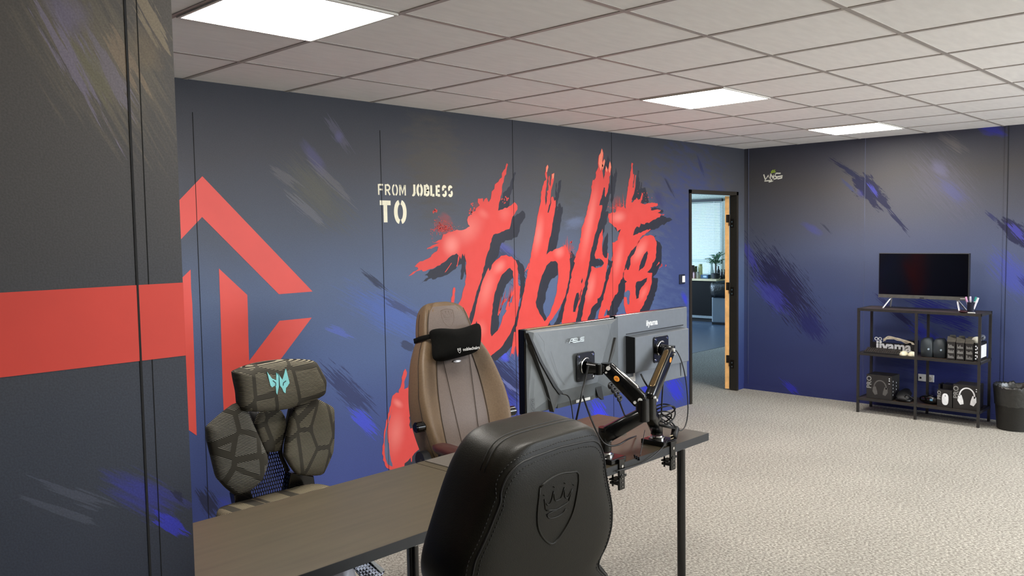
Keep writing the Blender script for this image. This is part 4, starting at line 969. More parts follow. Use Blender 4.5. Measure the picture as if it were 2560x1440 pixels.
tf.build('badge_outline', mMonD, cov, base=B)
vent = MB()
for k in range(42): vent.box((AX0+.02+k*.0068, YS+.0125, AZ1-.002), (AX0+.0235+k*.0068, YS+.03, AZ1+.0006))
v_ = vent.build('vent_slots', mat('vent_tan', (168, 140, 104), .6), m1, base=B)
prt = MB().box((cx-.115, YS-.002, AZ0+.002), (cx+.115, YS+.006, AZ0+.022)); prt.build('port_bay', mat('port_dark', (52, 54, 50), .5), m1, base=B)
MB().box((cx+.0, YS-.0035, AZ0+.006), (cx+.09, YS-.002, AZ0+.017)).build('port_label', mWhite, m1, base=B)
# right screen
a0 = PY(1547, 798, YS); BX0, BX1, BZ0, BZ1 = AX1+.0015, PY(1716, 771, YS).x-.004, .968, 1.303
m2 = thing('monitor', ((BX0+BX1)/2, YS+.03, BZ0), 'slate grey monitor back with raised rectangular box and white stickers, right screen of the pair', 'monitor')
B2 = m2.location.copy()
MB().box((BX0, YS+.012, BZ0), (BX1+.02, YS+.04, BZ1)).build('housing', mBlackGloss, m2, bev=.003, base=B2)
MB().box((BX0+.008, YS+.0405, BZ0+.02), (BX1+.012, YS+.0412, BZ1-.008)).build('display', MATS['display_glass'], m2, base=B2)
cov2 = MB().loft([[Vector((BX0+.0005+s, YS+y, BZ0+.002+s*.7)), Vector((BX1+.014-s, YS+y, BZ0+.002+s*.7)), Vector((BX1+.014-s, YS+y, BZ1-.002-s*.7)), Vector((BX0+.0005+s, YS+y, BZ1-.002-s*.7))] for s, y in ((0, .012), (.0005, .004), (.004, .002))]).build('back_cover', mMonI, m2, base=B2)
bx0 = PY(1588, 843, YS-.05); bx1 = PY(1700, 835, YS-.02)
cb = MB(); X_a, X_b, Z_a, Z_b = PY(1588, 900, YS-.045).x, BX1-.052, 1.055, 1.208
cb.loft([[Vector((X_a-s, YS+y, Z_a-s)), Vector((X_b+s*.5, YS+y, Z_a-s)), Vector((X_b+s*.5, YS+y, Z_b+s*.6)), Vector((X_a-s, YS+y, Z_b+s*.6))] for s, y in ((.008, .002), (0, -.045), (-.003, -.047))])
cbx = cb.build('electronics_box', mMonI, cov2, base=B2)
MB().box((X_a-.0, YS+.0005, Z_b+.008), (X_b+.03, YS+.003, Z_b+.013)).build('shadow_gap', mMonD, cov2, base=B2)
MB().add([(X_a-.0085, YS-.002, Z_a-.0085), (X_a-.0005, YS-.044, Z_a-.0005), (X_a-.0005, YS-.044, Z_b), (X_a-.0085, YS-.002, Z_b+.0045)], [(0, 1, 2, 3)]).build('box_side_shade', mMonD, cov2, base=B2)  # dark sheet over the left face puts its shade into the colour
mb = MB().box((X_a-.02, YS-.02, BZ0+.012), (X_b+.01, YS+.003, Z_a-.006)).build('port_cover', mMonI, cov2, base=B2)
tx = MB(); text(tx, 'iiyama', .036, frame((PY(1634, 807, YS-.008).x, YS+.0012, PY(1634, 807, YS-.008).z), (1, 0, 0), (0, 0, 1)), bold=.0009); tx.build('maker_lettering', mat('white_print', (240, 242, 244), .5), cov2, base=B2)
MB().box((X_a-.008, YS-.0212, 1.012), (X_a+.034, YS-.0202, 1.034)).box((X_a+.02, YS-.0212, 1.034), (X_a+.032, YS-.0202, 1.048)).build('sticker', mWhite, cov2, base=B2)
MB().prism([(X_b-.035, YS-.0215, 1.05), (X_b-.024, YS-.0215, 1.055), (X_b-.026, YS-.0215, .99), (X_b-.028, YS-.0215, .985)], (0, .002, 0)).build('slot', mBlack, cov2, base=B2)
# ------------------------------------------------------------------ monitor arms
mArm = mat('glossy_black_metal', (9, 9, 9), .2, spec=.55, noise=.05); mPlateOr = mat('orange_sticker', (240, 160, 60), .5); mChrome = mat('chrome', (215, 215, 215), .12, metal=1, noise=.03)
def beam(mb, p, q, wdt, hgt, wdt2=None, hgt2=None, k=14, side=None):
    """rounded-rectangular tapered arm from p to q"""
    p, q = Vector(p), Vector(q); d = (q-p).normalized(); s = side.normalized() if side else d.cross(Vector((0, 0, 1))).normalized(); s = (s-d*s.dot(d)).normalized(); u = s.cross(d)
    rg = []
    L = (q-p).length
    for t in (0, .02, .06, .5, .94, .98, 1):
        w = wdt+((wdt2 or wdt)-wdt)*t; h = hgt+((hgt2 or hgt)-hgt)*t; e = .55 if t in (0, 1) else (.85 if t in (.02, .98) else 1)
        rg.append([p+d*L*t+s*math.copysign(abs(math.cos(2*PI*i/k))**.5, math.cos(2*PI*i/k))*w/2*e+u*math.copysign(abs(math.sin(2*PI*i/k))**.5, math.sin(2*PI*i/k))*h/2*e for i in range(k)])
    return mb.loft(rg)
def arm(base, pole_z, elbow, tip, plate, label, cl_dir=1):
    """clamp on the desk edge, pole, lower arm, elbow, sprung upper arm, tilting head and plate"""
    bx, by = base; t = thing('monitor_mount', (bx, by, ZD), label, 'monitor mount'); B = t.location.copy(); el = Vector(elbow); tp = Vector(tip); pl = Vector(plate)
    c = MB().box((bx-.05, by-.07, ZD+.0005), (bx+.05, by+.05, ZD+.022)).build('base_block', mArm, t, base=B, bev=.004)
    cl = MB().box((bx-.014, by-.082, ZD-.105), (bx+.022, by-.072, ZD+.02)).box((bx-.018, by-.079, ZD-.085), (bx+.02, by-.035, ZD-.075)).box((bx-.03, by-.079, ZD-.066), (bx+.02, by-.04, ZD-.060)).cyl((bx-.01, by-.045, ZD-.095), (bx-.01, by-.045, ZD-.036), .004)
    cl.cyl((bx-.01, by-.045, ZD-.04), (bx-.01, by-.045, ZD-.0345), .016)
    cl.box((bx-.01, by-.085, ZD-.055), (bx+.03, by-.082, ZD-.045))
    c2 = cl.build('clamp', mArm, t, base=B, bev=.0015)
    for zz, r_ in [(ZD-.092+k*.016, .0022) for k in range(4)]+[(ZD-.01, .006)]: MB().cyl((bx+.004, by-.0845, zz), (bx+.004, by-.0815, zz), r_, n=12).build('screw', mChrome, c2, base=B)
    MB().lathe([(.036, ZD+.0225), (.036, ZD+.027), (.030, ZD+.030), (.028, ZD+.036)], (bx, by, 0)).build('pole_collar', mChrome, t, smooth=True, base=B, auto=40)
    MB().cyl((bx, by, ZD+.04), (bx, by, pole_z+.012), .026, n=28).build('pole', mArm, t, smooth=True, base=B, auto=40)
    lowp = Vector((bx, by, pole_z-.022)); lowe = el-Vector((0, 0, .05))
    lw_ = MB(); beam(lw_, lowp+(lowe-lowp).normalized()*-.01, lowe, .054, .068, .048, .056); lw_.build('lower_arm', mArm, t, smooth=True, base=B, auto=60)
    j = MB().cyl(el-Vector((0, 0, .075)), el+Vector((0, 0, .012)), .027, n=26).build('elbow_joint', mArm, t, smooth=True, base=B, auto=40)
    d = (tp-el).normalized(); side = d.cross(Vector((0, 0, 1))).normalized()
    if (side-FW).length < (side+FW).length: side = -side      # side faces the room
    up = MB(); beam(up, el+Vector((0, 0, .0)), tp, .044, .068, .038, .054, side=side); ua = up.build('upper_arm', mArm, t, smooth=True, base=B, auto=60)
    vv = side.cross(d); vv = vv if vv.z > 0 else -vv
    cov_ = MB(); beam(cov_, el+d*.05+vv*.0315, tp-d*.03+vv*.025, .026, .010, .022, .008, side=side); cov_.build('arm_cap', mChrome if cl_dir > 0 else mat('bronze_gloss', (120, 100, 70), .15, metal=.7), ua, smooth=True, base=B)
    for q, r in ((el+d*.012+vv*.006, .0085), (el+d*.02-vv*.016, .006), (tp-d*.012+vv*.006, .0085), (tp-d*.018-vv*.013, .004)): MB().cyl(q+side*.015, q+side*.0245, r, n=18).build('bolt', mat('bolt_silver', (200, 200, 198), .3), ua, smooth=True, base=B, auto=40)
    lb = MB(); q = tp-d*.065+side*.0212; e1, e2 = d, vv
    lb.add([q+e1*math.cos(2*PI*i/24)*.013+e2*math.sin(2*PI*i/24)*.0105 for i in range(24)]+[q+side*.0008], [(i, (i+1) % 24, 24) for i in range(24)])
    lb.build('round_sticker', mPlateOr, ua, base=B)
    lb = MB(); q = q+side*.0012; lb.strip([q+e1*-.006+e2*-.004, q+e1*.0+e2*.004, q+e1*.005+e2*-.003], .003, side); lb.build('sticker_mark', mat('sticker_rust', (196, 92, 28), .5), ua, base=B)
    # head
    hd_ = MB().cyl(tp-Vector((0, 0, .026)), tp+Vector((0, 0, .014)), .021, n=24)
    mid = Vector((pl.x+(tp.x-pl.x)*.45, pl.y-.045, tp.z-.006)); beam(hd_, tp-Vector((0, 0, .006)), mid, .03, .034, .03, .036)
    hd_.cyl(mid-Vector((0, 0, .024)), mid+Vector((0, 0, .018)), .02, n=24); beam(hd_, mid, Vector((pl.x, pl.y-.004, pl.z-.004)), .036, .04, .05, .05)
    h2 = hd_.build('tilt_head', mArm, t, smooth=True, base=B, auto=40)
    pp = MB().prism([Vector((pl.x+x*.058, pl.y, pl.z+z*.058)) for x, z in ((-1, -.85), (-.85, -1), (.85, -1), (1, -.85), (1, .85), (.85, 1), (-.85, 1), (-1, .85))], (0, -.004, 0)).build('mounting_plate', mArm, t, base=B, bev=.001)
    rgp = MB(); rgp.tube([Vector((pl.x+.034*math.cos(a), pl.y-.006, pl.z+.034*math.sin(a))) for a in [PI*.35+i*PI*.9/14 for i in range(15)]], .0035, n=8)
    rgp.build('curved_slot', mChrome, pp, smooth=True, base=B)
    for x in (-1, 1):
        for z in (-1, 1): MB().cyl((pl.x+x*.045, pl.y-.0065, pl.z+z*.045), (pl.x+x*.045, pl.y-.004, pl.z+z*.045), .0045, n=12).build('plate_screw', mChrome, pp, base=B)
    return t
e1 = PY(1606, 1006, 1.20); t1 = PY(1516, 916, 1.335); p1 = PY(1456, 915, 1.412); p1.y = YS-.0225
arm((.615, 1.325), .865, e1, t1, p1, 'glossy black monitor arm with coiled cable guides, holding the left screen', 1)
e2 = PY(1624, 1002, 1.27); t2 = PY(1676, 872, 1.315); p2 = PY(1652, 872, 1.37); p2.y = YS-.049
arm((.985, 1.325), .835, e2, t2, p2, 'glossy black monitor arm wrapped in coiled cables, holding the right screen', -1)
# cable guide loops hanging below the left arm
# ------------------------------------------------------------------ cables
mCable = mat('black_cable', (14, 14, 15), .4)
def cable(pts, r, label, k=6, m=None, name='cable'):
    o = MB().tube(smooth_path(pts, k), r, n=8).build(name, m or mCable, None, smooth=True); tag(o, label, 'cable', 'black cables hanging from the two screens'); return o
CP = lambda pts: [PY(x, y, yy) for x, y, yy in pts]
cable(CP([(1473, 905, 1.38), (1458, 970, 1.33), (1445, 1030, 1.33), (1438, 1060, 1.36), (1430, 1090, 1.42)]), .0042, 'thick black cable dropping from the left screen plate down to the desk pad')
cable(CP([(1457, 990, 1.40), (1475, 1040, 1.33), (1500, 1095, 1.28), (1520, 1113, 1.26), (1545, 1112, 1.26), (1570, 1098, 1.28), (1590, 1090, PZ(1590, 1090, .745).y)]), .0036, 'black cable looping under the lower arm of the left screen')
cable(CP([(1403, 984, 1.40), (1420, 990, 1.38), (1428, 1010, 1.37), (1434, 1060, 1.37), (1436, 1090, 1.42)]), .0024, 'thin black power cord leaving the bottom ridge of the left screen')
cable(CP([(1545, 990, 1.27), (1550, 1008, 1.30), (1562, 1040, 1.38), (1566, 1058, 1.42), (1566, 1075, 1.46)]), .0034, 'short black cable dropping behind the elbow of the left arm')
cable(CP([(1682, 872, 1.315), (1693, 880, 1.31), (1706, 910, 1.30), (1716, 960, 1.29), (1720, 1020, 1.28), (1715, 1060, 1.28), (1703, 1076, 1.27), (1692, 1070, 1.28)]), .0026, 'long thin black cable bowing out to the right of the right screen')
cable(CP([(1658, 952, 1.33), (1655, 1000, 1.33), (1653, 1040, 1.33), (1648, 1060, 1.32)]), .0036, 'black video cable hanging straight down beside the upper arm of the right screen')
cable(CP([(1602, 935, 1.36), (1612, 955, 1.34), (1630, 985, 1.32), (1640, 1020, 1.32), (1646, 1050, 1.32)]), .0038, 'black power lead plugged under the box of the right screen')
cable(CP([(1668, 1098, 1.25), (1655, 1120, 1.235), (1620, 1150, 1.235), (1585, 1165, 1.235), (1540, 1178, 1.24)]), .003, 'dark cable sagging along the front edge of the desk')
cable(CP([(1612, 1075, 1.26), (1606, 1110, 1.255), (1600, 1140, 1.247)]), .0016, 'thin cord hanging over the desk edge with three cable ties')
cl3 = MB()
for k in range(3): q = PY(1588+k*5, 1140+k*3, 1.245); cl3.cyl(q+Vector((0, 0, -.008)), q+Vector((0, .004, .005)), .004, n=12)
tag(cl3.build('cable_clip', mBlackGloss, None), 'three-slot black cable clip stuck on the desk edge between the clamps', 'cable clip')
# coil of cables round the right arm's pole
cc = MB()
for k in range(7):
    r = random.Random(k); c = Vector((1.0+r.uniform(-.01, .02), 1.31, .81+k*.011)); rx, ry = .045+r.uniform(-.006, .018), .045+r.uniform(-.006, .012); tz = r.uniform(-.035, .035); ty = r.uniform(-.03, .03)
    cc.tube([c+Vector((math.cos(a)*rx, math.sin(a)*ry, math.cos(a)*tz+math.sin(a)*ty)) for a in [2*PI*i/28 for i in range(29)]], .0032, n=7)
tag(cc.build('cable_coil', mCable, None, smooth=True), 'tangle of black cables coiled round the pole of the right monitor arm', 'cable')
pg = MB(); q0 = PY(1690, 1068, 1.28); q1 = PY(1684, 1095, 1.27); beam(pg, q0, q1, .030, .034, .026, .03); q2 = PY(1668, 1050, 1.30)
pt = thing('power_plug', q1, 'black two-pin mains plug dangling beside the pole of the right arm', 'plug')
pgo = pg.build('plug_body', mBlack, pt, smooth=True, base=q1, auto=50)
MB().tube(smooth_path([PY(1655, 1035, 1.30), PY(1672, 1048, 1.30), q0], 5), .0036, n=8).build('plug_lead', mCable, pgo, smooth=True, base=q1)
MB().cyl(q1, PY(1676, 1098, 1.27), .0024).cyl(q1+Vector((.004, 0, .012)), PY(1674, 1090, 1.27), .0024).build('prong', mat('brass_prong', (225, 205, 170), .3, metal=.6), pgo, base=q1)
# cable guides below the left upper arm
gd = MB()
for k, (u, v) in enumerate(((1526, 964), (1534, 974), (1542, 985), (1549, 996))):
    q = PY(u, v, 1.285-.018*k); gd.tube([q+Vector((math.cos(a)*.010, 0, math.sin(a)*.010)) for a in [2*PI*i/14 for i in range(15)]], .005, n=7)
tag(gd.build('cable_guide', mBlack, None, smooth=True), 'row of black ring cable guides under the upper arm of the left screen', 'cable guide')
# ------------------------------------------------------------------ plastic bag and packaging under the near desk
mFilm = mat('clear_plastic_film', (226, 230, 244), .25, alpha=.72, noise=.1, scale=14, spec=.8)
bg = MB(); rn = random.Random(5); G = 26; vs = []
pA, pB = PY(800, 1470, 1.45), PY(965, 1400, 1.45)
for i in range(G):
    for j in range(G):
        u, v = i/(G-1), j/(G-1); h = math.sin(PI*u)**.5*math.sin(PI*v)**.5
        vs.append((-1.0+.52*u+rn.uniform(-.008, .008), 1.36+.36*v+rn.uniform(-.008, .008), .40+.20*h+rn.uniform(-.022, .022)*h+.01*math.sin(u*17+v*9)))
bg.add(vs, [(i*G+j, i*G+j+1, (i+1)*G+j+1, (i+1)*G+j) for i in range(G-1) for j in range(G-1)])
bgt = thing('plastic_bag', (-.74, 1.54, 0), 'crumpled clear plastic packaging piled under the near end of the desk', 'plastic bag')
rg = []; n_ = 60
for k in range(26):
    t = k/25; z = .63*min(1, t*1.25) if t < .8 else .63-.0*(t-.8); s = (.85+.2*math.sin(PI*min(1, t*1.25))) if t < .8 else max(.03, 1-(t-.8)/.2)*.85
    rg.append([Vector((-.73+math.cos(2*PI*i/n_)*.27*s*(1+rn.uniform(-.05, .05)), 1.545+math.sin(2*PI*i/n_)*.165*s*(1+rn.uniform(-.05, .05)), max(0, z+rn.uniform(-.014, .014)*(k > 0)))) for i in range(n_)])
MB().loft(rg).build('film', mFilm, bgt, smooth=True, base=bgt.location)
mPerf, n = newmat('perforated_foam', .5)
tc = n.n('ShaderNodeTexCoord'); mp = n.n('ShaderNodeMapping'); mp.inputs['Rotation'].default_value = (0, .6, 0); n.l(tc.outputs['Object'], mp.inputs[0])
ck = n.n('ShaderNodeTexChecker'); ck.inputs['Scale'].default_value = 120; ck.inputs['Color1'].default_value = lin((220, 224, 240)); ck.inputs['Color2'].default_value = lin((30, 30, 44)); n.l(mp.outputs[0], ck.inputs['Vector']); n.l(ck.outputs[0], n.b.inputs['Base Color'])
pf = [PY(884, 1416, 1.36), PY(924, 1398, 1.37), PY(962, 1428, 1.33), PY(950, 1448, 1.32), PY(905, 1440, 1.34)]
MB().prism(pf, (0, .012, -.004)).build('perforated_sheet', mPerf, bgt, base=bgt.location)
MB().prism([PY(920, 1398, 1.365), PY(927, 1397, 1.365), PY(962, 1424, 1.325), PY(954, 1432, 1.325)], (0, .016, 0)).build('foam_edge', mWhite, bgt, base=bgt.location)
# ------------------------------------------------------------------ storage shelf by the right wall
mShelfM = mat('shelf_metal', (52, 50, 48), .45, metal=.3); mShelfW = mat('shelf_dark_wood', (62, 50, 42), .4, scale=30, noise=.25)
sx0, sx1, sy0, sy1 = 5.55, 5.86, 1.245, 2.232; ST, SM, SB = .945, .545, .135
shf = thing('shelving_unit', ((sx0+sx1)/2, (sy0+sy1)/2, 0), 'black metal frame shelf with dark wood boards against the right wall', 'shelf'); Bs = shf.location
for x in (sx0, sx1):
    for y in (sy0, (sy0+sy1)/2, sy1):
        MB().box((x-.01, y-.01, 0), (x+.01, y+.01, ST)).build('post', mShelfM, shf, base=Bs)
for z, nm in ((ST, 'top_board'), (SM, 'middle_board'), (SB, 'bottom_board')):
    MB().box((sx0+.008, sy0+.01, z-.016), (sx1-.008, sy1-.01, z-.001)).build(nm, mShelfW, shf, base=Bs)
    MB().box((sx0-.008, sy0-.01, z-.022), (sx0+.008, sy1+.01, z)).box((sx1-.008, sy0-.01, z-.022), (sx1+.008, sy1+.01, z)).box((sx0, sy0-.01, z-.022), (sx1, sy0+.008, z)).box((sx0, sy1-.008, z-.022), (sx1, sy1+.01, z)).build('rim', mShelfM, shf, base=Bs)
# television
tv = thing('television', (5.69, 1.738, ST), 'flat television with glossy black screen and grey lower bezel on top of the shelf', 'television'); Bt = tv.location
ty0, ty1 = 1.369, 2.108
MB().box((5.68, ty0, 1.040), (5.725, ty1, 1.437)).build('housing', mBlack, tv, base=Bt, bev=.003)
MB().box((5.6785, ty0+.006, 1.072), (5.681, ty1-.006, 1.431)).build('screen', mat('tv_glass', (5, 4, 5), .08, noise=.02, spec=.6), tv, base=Bt)
lbz = MB().box((5.676, ty0, 1.040), (5.682, ty1, 1.069)).build('lower_bezel', mat('bezel_grey', (96, 96, 92), .35, metal=.3), tv, base=Bt)
MB().box((5.674, 1.72, 1.045), (5.677, 1.756, 1.052)).build('logo_mark', mBlack, lbz, base=Bt)
MB().box((5.6752, 1.395, 1.052), (5.6765, 1.432, 1.058)).build('maker_plate', mat('silver_print', (200, 200, 200), .4), lbz, base=Bt)
for s, yy in ((1, 2.0), (-1, 1.462)):
    ft = MB()
    for dx in (-.09, .10): beam(ft, (5.70, yy, 1.045), (5.70+dx, yy+.045*s, ST+.004), .014, .008)
    ft.build('foot', mat('silver_foot', (200, 202, 208), .3, metal=.4), tv, base=Bt, smooth=True)
# pen cup with markers
pc = thing('pen_cup', (5.64, 1.335, ST), 'dark wire pen cup on the right end of the shelf top, beside the television', 'pen cup')
MB().lathe([(.026, 0), (.030, .002), (.034, .085), (.036, .088), (.033, .088), (.029, .004)], (0, 0, 0), 20).build('cup', mat('dark_wire', (40, 42, 60), .4, metal=.4), pc, smooth=True, auto=40)
for k, (dx, dy, tx_, ty_, cb, cc_, lab) in enumerate(((0, .012, .01, .035, (214, 180, 206), (206, 150, 190), 'pink-capped marker leaning left in the pen cup'), (.008, .0, -.0, .012, (190, 190, 205), (222, 214, 232), 'pale marker standing in the middle of the pen cup'), (-.006, -.008, .01, -.024, (205, 215, 225), (24, 140, 128), 'green-capped marker leaning right in the pen cup'), (-.01, -.012, -.012, -.045, (230, 230, 240), (236, 240, 246), 'white-capped marker leaning far right in the pen cup'))):
    p = Vector((5.64+dx, 1.335+dy, ST+.006)); q = p+Vector((tx_, ty_, .125)); d = (q-p).normalized()
    mk = thing('marker_pen', p, lab, 'marker pen')
    MB().cyl(p, p+d*.09, .0075, n=14).build('barrel', mat('barrel_%d_grey' % k, cb, .4), mk, smooth=True, base=p, auto=40)
    MB().cyl(p+d*.09, p+d*.128, .009, .0075, n=14).build('cap', mat('cap_%d_colour' % k, cc_, .4), mk, smooth=True, base=p, auto=40)
ds = MB().lathe([(.018, 0), (.030, .006), (.036, .014), (.034, .014), (.02, .004)], (5.60, 1.385, ST), 24)
tag(ds.build('small_dish', mat('dish_maroon', (60, 24, 34), .4), None, smooth=True), 'small dark red dish with pale rim in front of the pen cup', 'dish')
tag(MB().box((5.57, 1.29, ST), (5.585, 1.345, ST+.008)).build('eraser_stick', mWhite, None, bev=.002), 'short white stick lying at the front of the shelf top', 'eraser')
mPrint_ = MATS['white_print']
# keyboard on the middle board
kb_ = thing('keyboard', (5.60, 2.03, SM), 'black keyboard propped at the front of the middle shelf, before the white lettered sign', 'keyboard'); Bk = kb_.location
k1 = MB().box((5.56, 1.885, SM), (5.65, 2.19, SM+.012)); k1.build('case', mBlack, kb_, base=Bk, bev=.002)
kk = MB()
for r in range(5):
    for c in range(16): kk.loft([[Vector((5.566+r*.016+a*.0065*s, 1.896+c*.0185+b*.0078*s, SM+.012+h+.006*r)) for a, b in ((-1, -1), (1, -1), (1, 1), (-1, 1))] for h, s in ((0, 1), (.008, .8))])
kk.build('keys', mat('key_grey', (50, 46, 42), .5), kb_, base=Bk)
sg_ = thing('lettered_sign', (5.70, 1.97, SM), 'black sign with big white lettering standing behind the keyboard', 'sign'); Bg = sg_.location
MB().box((5.69, 1.80, SM), (5.72, 2.16, SM+.085)).build('backing', mBlack, sg_, base=Bg)
tx = MB(); text(tx, 'iiyama', .122, frame((5.688, 1.975, SM+.055), (0, -1, 0), (0, 0, 1)), bold=.004, ext=.004)
for yy in (2.125, 2.092): tx.tube([Vector((5.686, yy+.013*math.cos(a), SM+.118+.013*math.sin(a))) for a in [2*PI*i/16 for i in range(17)]], .0032, n=6)
tx.build('lettering', mPrint_, sg_, base=Bg)
cb_ = MB()
for k in range(6):
    r = random.Random(k+20); c0 = 2.06-r.uniform(0, .01); cb_.tube(smooth_path([(5.70+r.uniform(-.01, .02), 2.075-k*.004, SM+.095+r.uniform(0, .02)), (5.71, 2.03, SM+.13+r.uniform(-.012, .012)), (5.71+r.uniform(-.01, .01), 1.95, SM+.128+r.uniform(-.016, .01)), (5.71, 1.88, SM+.108+r.uniform(-.016, .012)), (5.70, 1.82+r.uniform(-.01, .01), SM+.10), (5.70, 1.80, SM+.06-.004*k)], 5), .0042, n=7)
tag(cb_.build('cable_bundle', mat('cream_cable', (228, 218, 196), .5), None, smooth=True), 'cream cable bundle lying on top of the white lettered sign', 'cable')
for yy, lb_ in ((1.855, 'left cream domed shell beside the keyboard on the middle shelf'), (1.785, 'right cream domed shell, next to the centre post of the shelf')):
    c = Vector((5.60, yy, SM)); rgd = [[c+Vector((math.cos(2*PI*i/24)*.045*s, math.sin(2*PI*i/24)*.036*s, z)) for i in range(24)] for z, s in ((0, .96), (.006, 1), (.022, .85), (.034, .55), (.038, .2))]
    tag(MB().loft(rgd).build('domed_shell', mat('cream_shell', (232, 226, 198), .5), None, smooth=True), lb_, 'shell')
# grey earcup cases and black device at the back
mCase = mat('dark_grey_case', (64, 72, 78), .45, scale=12)
for yy, lb_ in ((1.675, 'dark grey rounded headset case right of the shelf centre post'), (1.575, 'dark grey rounded headset case with a pale button, touching the open boxes')):
    t = thing('headset_case', (5.66, yy, SM), lb_, 'case')
    prof = [(-.05, 0), (.045, 0), (.052, .06), (.05, .13), (.03, .158), (-.02, .16), (-.046, .13), (-.052, .06)]
    MB().loft([[Vector((x, p*s, .002+q*s2)) for p, q in prof] for x, s, s2 in ((-.05, .8, .9), (-.035, 1, 1), (.04, 1, 1), (.05, .85, .92))]).build('shell', mCase, t, smooth=True, bev=0)
    MB().cyl((-.052, -.02, .07), (-.058, -.02, .07), .008).build('button', mat('pale_button', (170, 190, 205), .4), t)
bd_ = MB().box((5.74, 1.80, SM), (5.82, 1.90, SM+.115)).box((5.735, 1.84, SM+.10), (5.745, 1.85, SM+.11)); tag(bd_.build('black_device', mBlackGloss, None, bev=.01), 'small black device at the back of the middle shelf, behind the cable bundle', 'device')
# boxes
mBox = mat('black_carton', (36, 34, 33), .55, noise=.1, scale=20); mBoxIn = mat('carton_inside', (70, 66, 58), .7); mPrint = mat('white_print', (222, 226, 228), .5); mPrintG = mat('grey_print', (140, 140, 137), .5)
ys = [1.503, 1.432, 1.362, 1.294]
for k, lab in enumerate(('open black carton with rows of small print, leftmost of the three, beside the headset case', 'open black carton with rows of small print, middle of the three', 'open black carton with rows of small print, rightmost of the three, beside the icon box')):
    y1, y0 = ys[k]-.002, ys[k+1]+.002; t = thing('open_carton', (5.66, (y0+y1)/2, SM), lab, 'box', 0, 'open cartons on the middle shelf'); Bb = t.location; zt = SM+.150-.003*k
    MB().box((5.575, y0, SM), (5.578, y1, zt)).box((5.84, y0, SM), (5.837, y1, zt)).box((5.575, y0, SM), (5.84, y0+.002, zt)).box((5.575, y1-.002, SM), (5.84, y1, zt)).box((5.575, y0, SM), (5.84, y1, SM+.003)).build('carton', mBox, t, base=Bb)
    MB().prism([(5.577, y1, zt), (5.60, y1-.0, zt+.02+.012*(k == 0)), (5.66, y1, zt+.05), (5.80, y1, zt+.035), (5.837, y1, zt)], (0, -.003, 0)).prism([(5.577, y0, zt), (5.577, y1, zt), (5.60, y1, zt+.045), (5.60, y0, zt+.028)], (-.002, 0, .001)).build('flap', mBoxIn, t, base=Bb)
    pr = MB(); r = random.Random(k)
    for row in range(3):
        for c in range(9): h = r.uniform(.006, .026)-c*.0012; pr.box((5.5738, y1-.010-c*.0052, SM+.018+row*.043), (5.575, y1-.0135-c*.0052, SM+.022+row*.043+max(.006, h)))
        pr.box((5.5738, y1-.010, SM+.013+row*.043), (5.575, y1-.056, SM+.017+row*.043))
    pr.build('small_print', mPrintG, t, base=Bb)
y1, y0 = ys[3]-.001, 1.252
t = thing('icon_box', (5.70, (y0+y1)/2, SM), 'black box with white round icons and large white side label on the middle shelf', 'box'); Bb = t.location
MB().box((5.585, 1.262, SM), (5.83, y1-.003, SM+.148)).build('carton', mat('jet_carton', (16, 16, 16), .5), t, base=Bb)
ic = MB()
for r in range(5): ic.cyl((5.5838, y1-.012, SM+.022+r*.026), (5.585, y1-.012, SM+.022+r*.026), .0062, n=12)
for r in range(3): ic.box((5.5838, y1-.026, SM+.03+r*.036), (5.585, y1-.020, SM+.05+r*.036))
ic.build('printed_icon', mPrint, t, base=Bb)
MB().box((5.60, 1.2608, SM+.020), (5.815, 1.262, SM+.125)).build('side_label', mWhite, t, base=Bb)
hs = MB()
hp0 = Vector((5.62, 1.285, SM+.175)); hs.loft([[hp0+Vector((x, math.cos(2*PI*i/20)*.034*s, math.sin(2*PI*i/20)*.028*s)) for i in range(20)] for x, s in ((-.02, .8), (-.012, 1), (.008, 1), (.016, .85))])
hd_t = thing('headphones', (5.62, 1.285, SM+.148), 'white and grey headphones lying on top of the icon box at the shelf end', 'headphones')
hs.build('ear_cup', mat('pale_cup', (206, 204, 190), .5), hd_t, smooth=True, base=hd_t.location)
hb = MB(); hb.tube(smooth_path([(5.62, 1.27, SM+.175), (5.66, 1.265, SM+.20), (5.74, 1.27, SM+.195), (5.80, 1.285, SM+.16)], 5), .009, n=8); hb.loft([[Vector((5.78+x, 1.285+math.cos(2*PI*i/16)*.026*s, SM+.18+math.sin(2*PI*i/16)*.026*s)) for i in range(16)] for x, s in ((-.02, .9), (0, 1), (.02, .8))])
hb.build('headband', mat('slate_band', (96, 100, 108), .4), hd_t, smooth=True, base=hd_t.location)
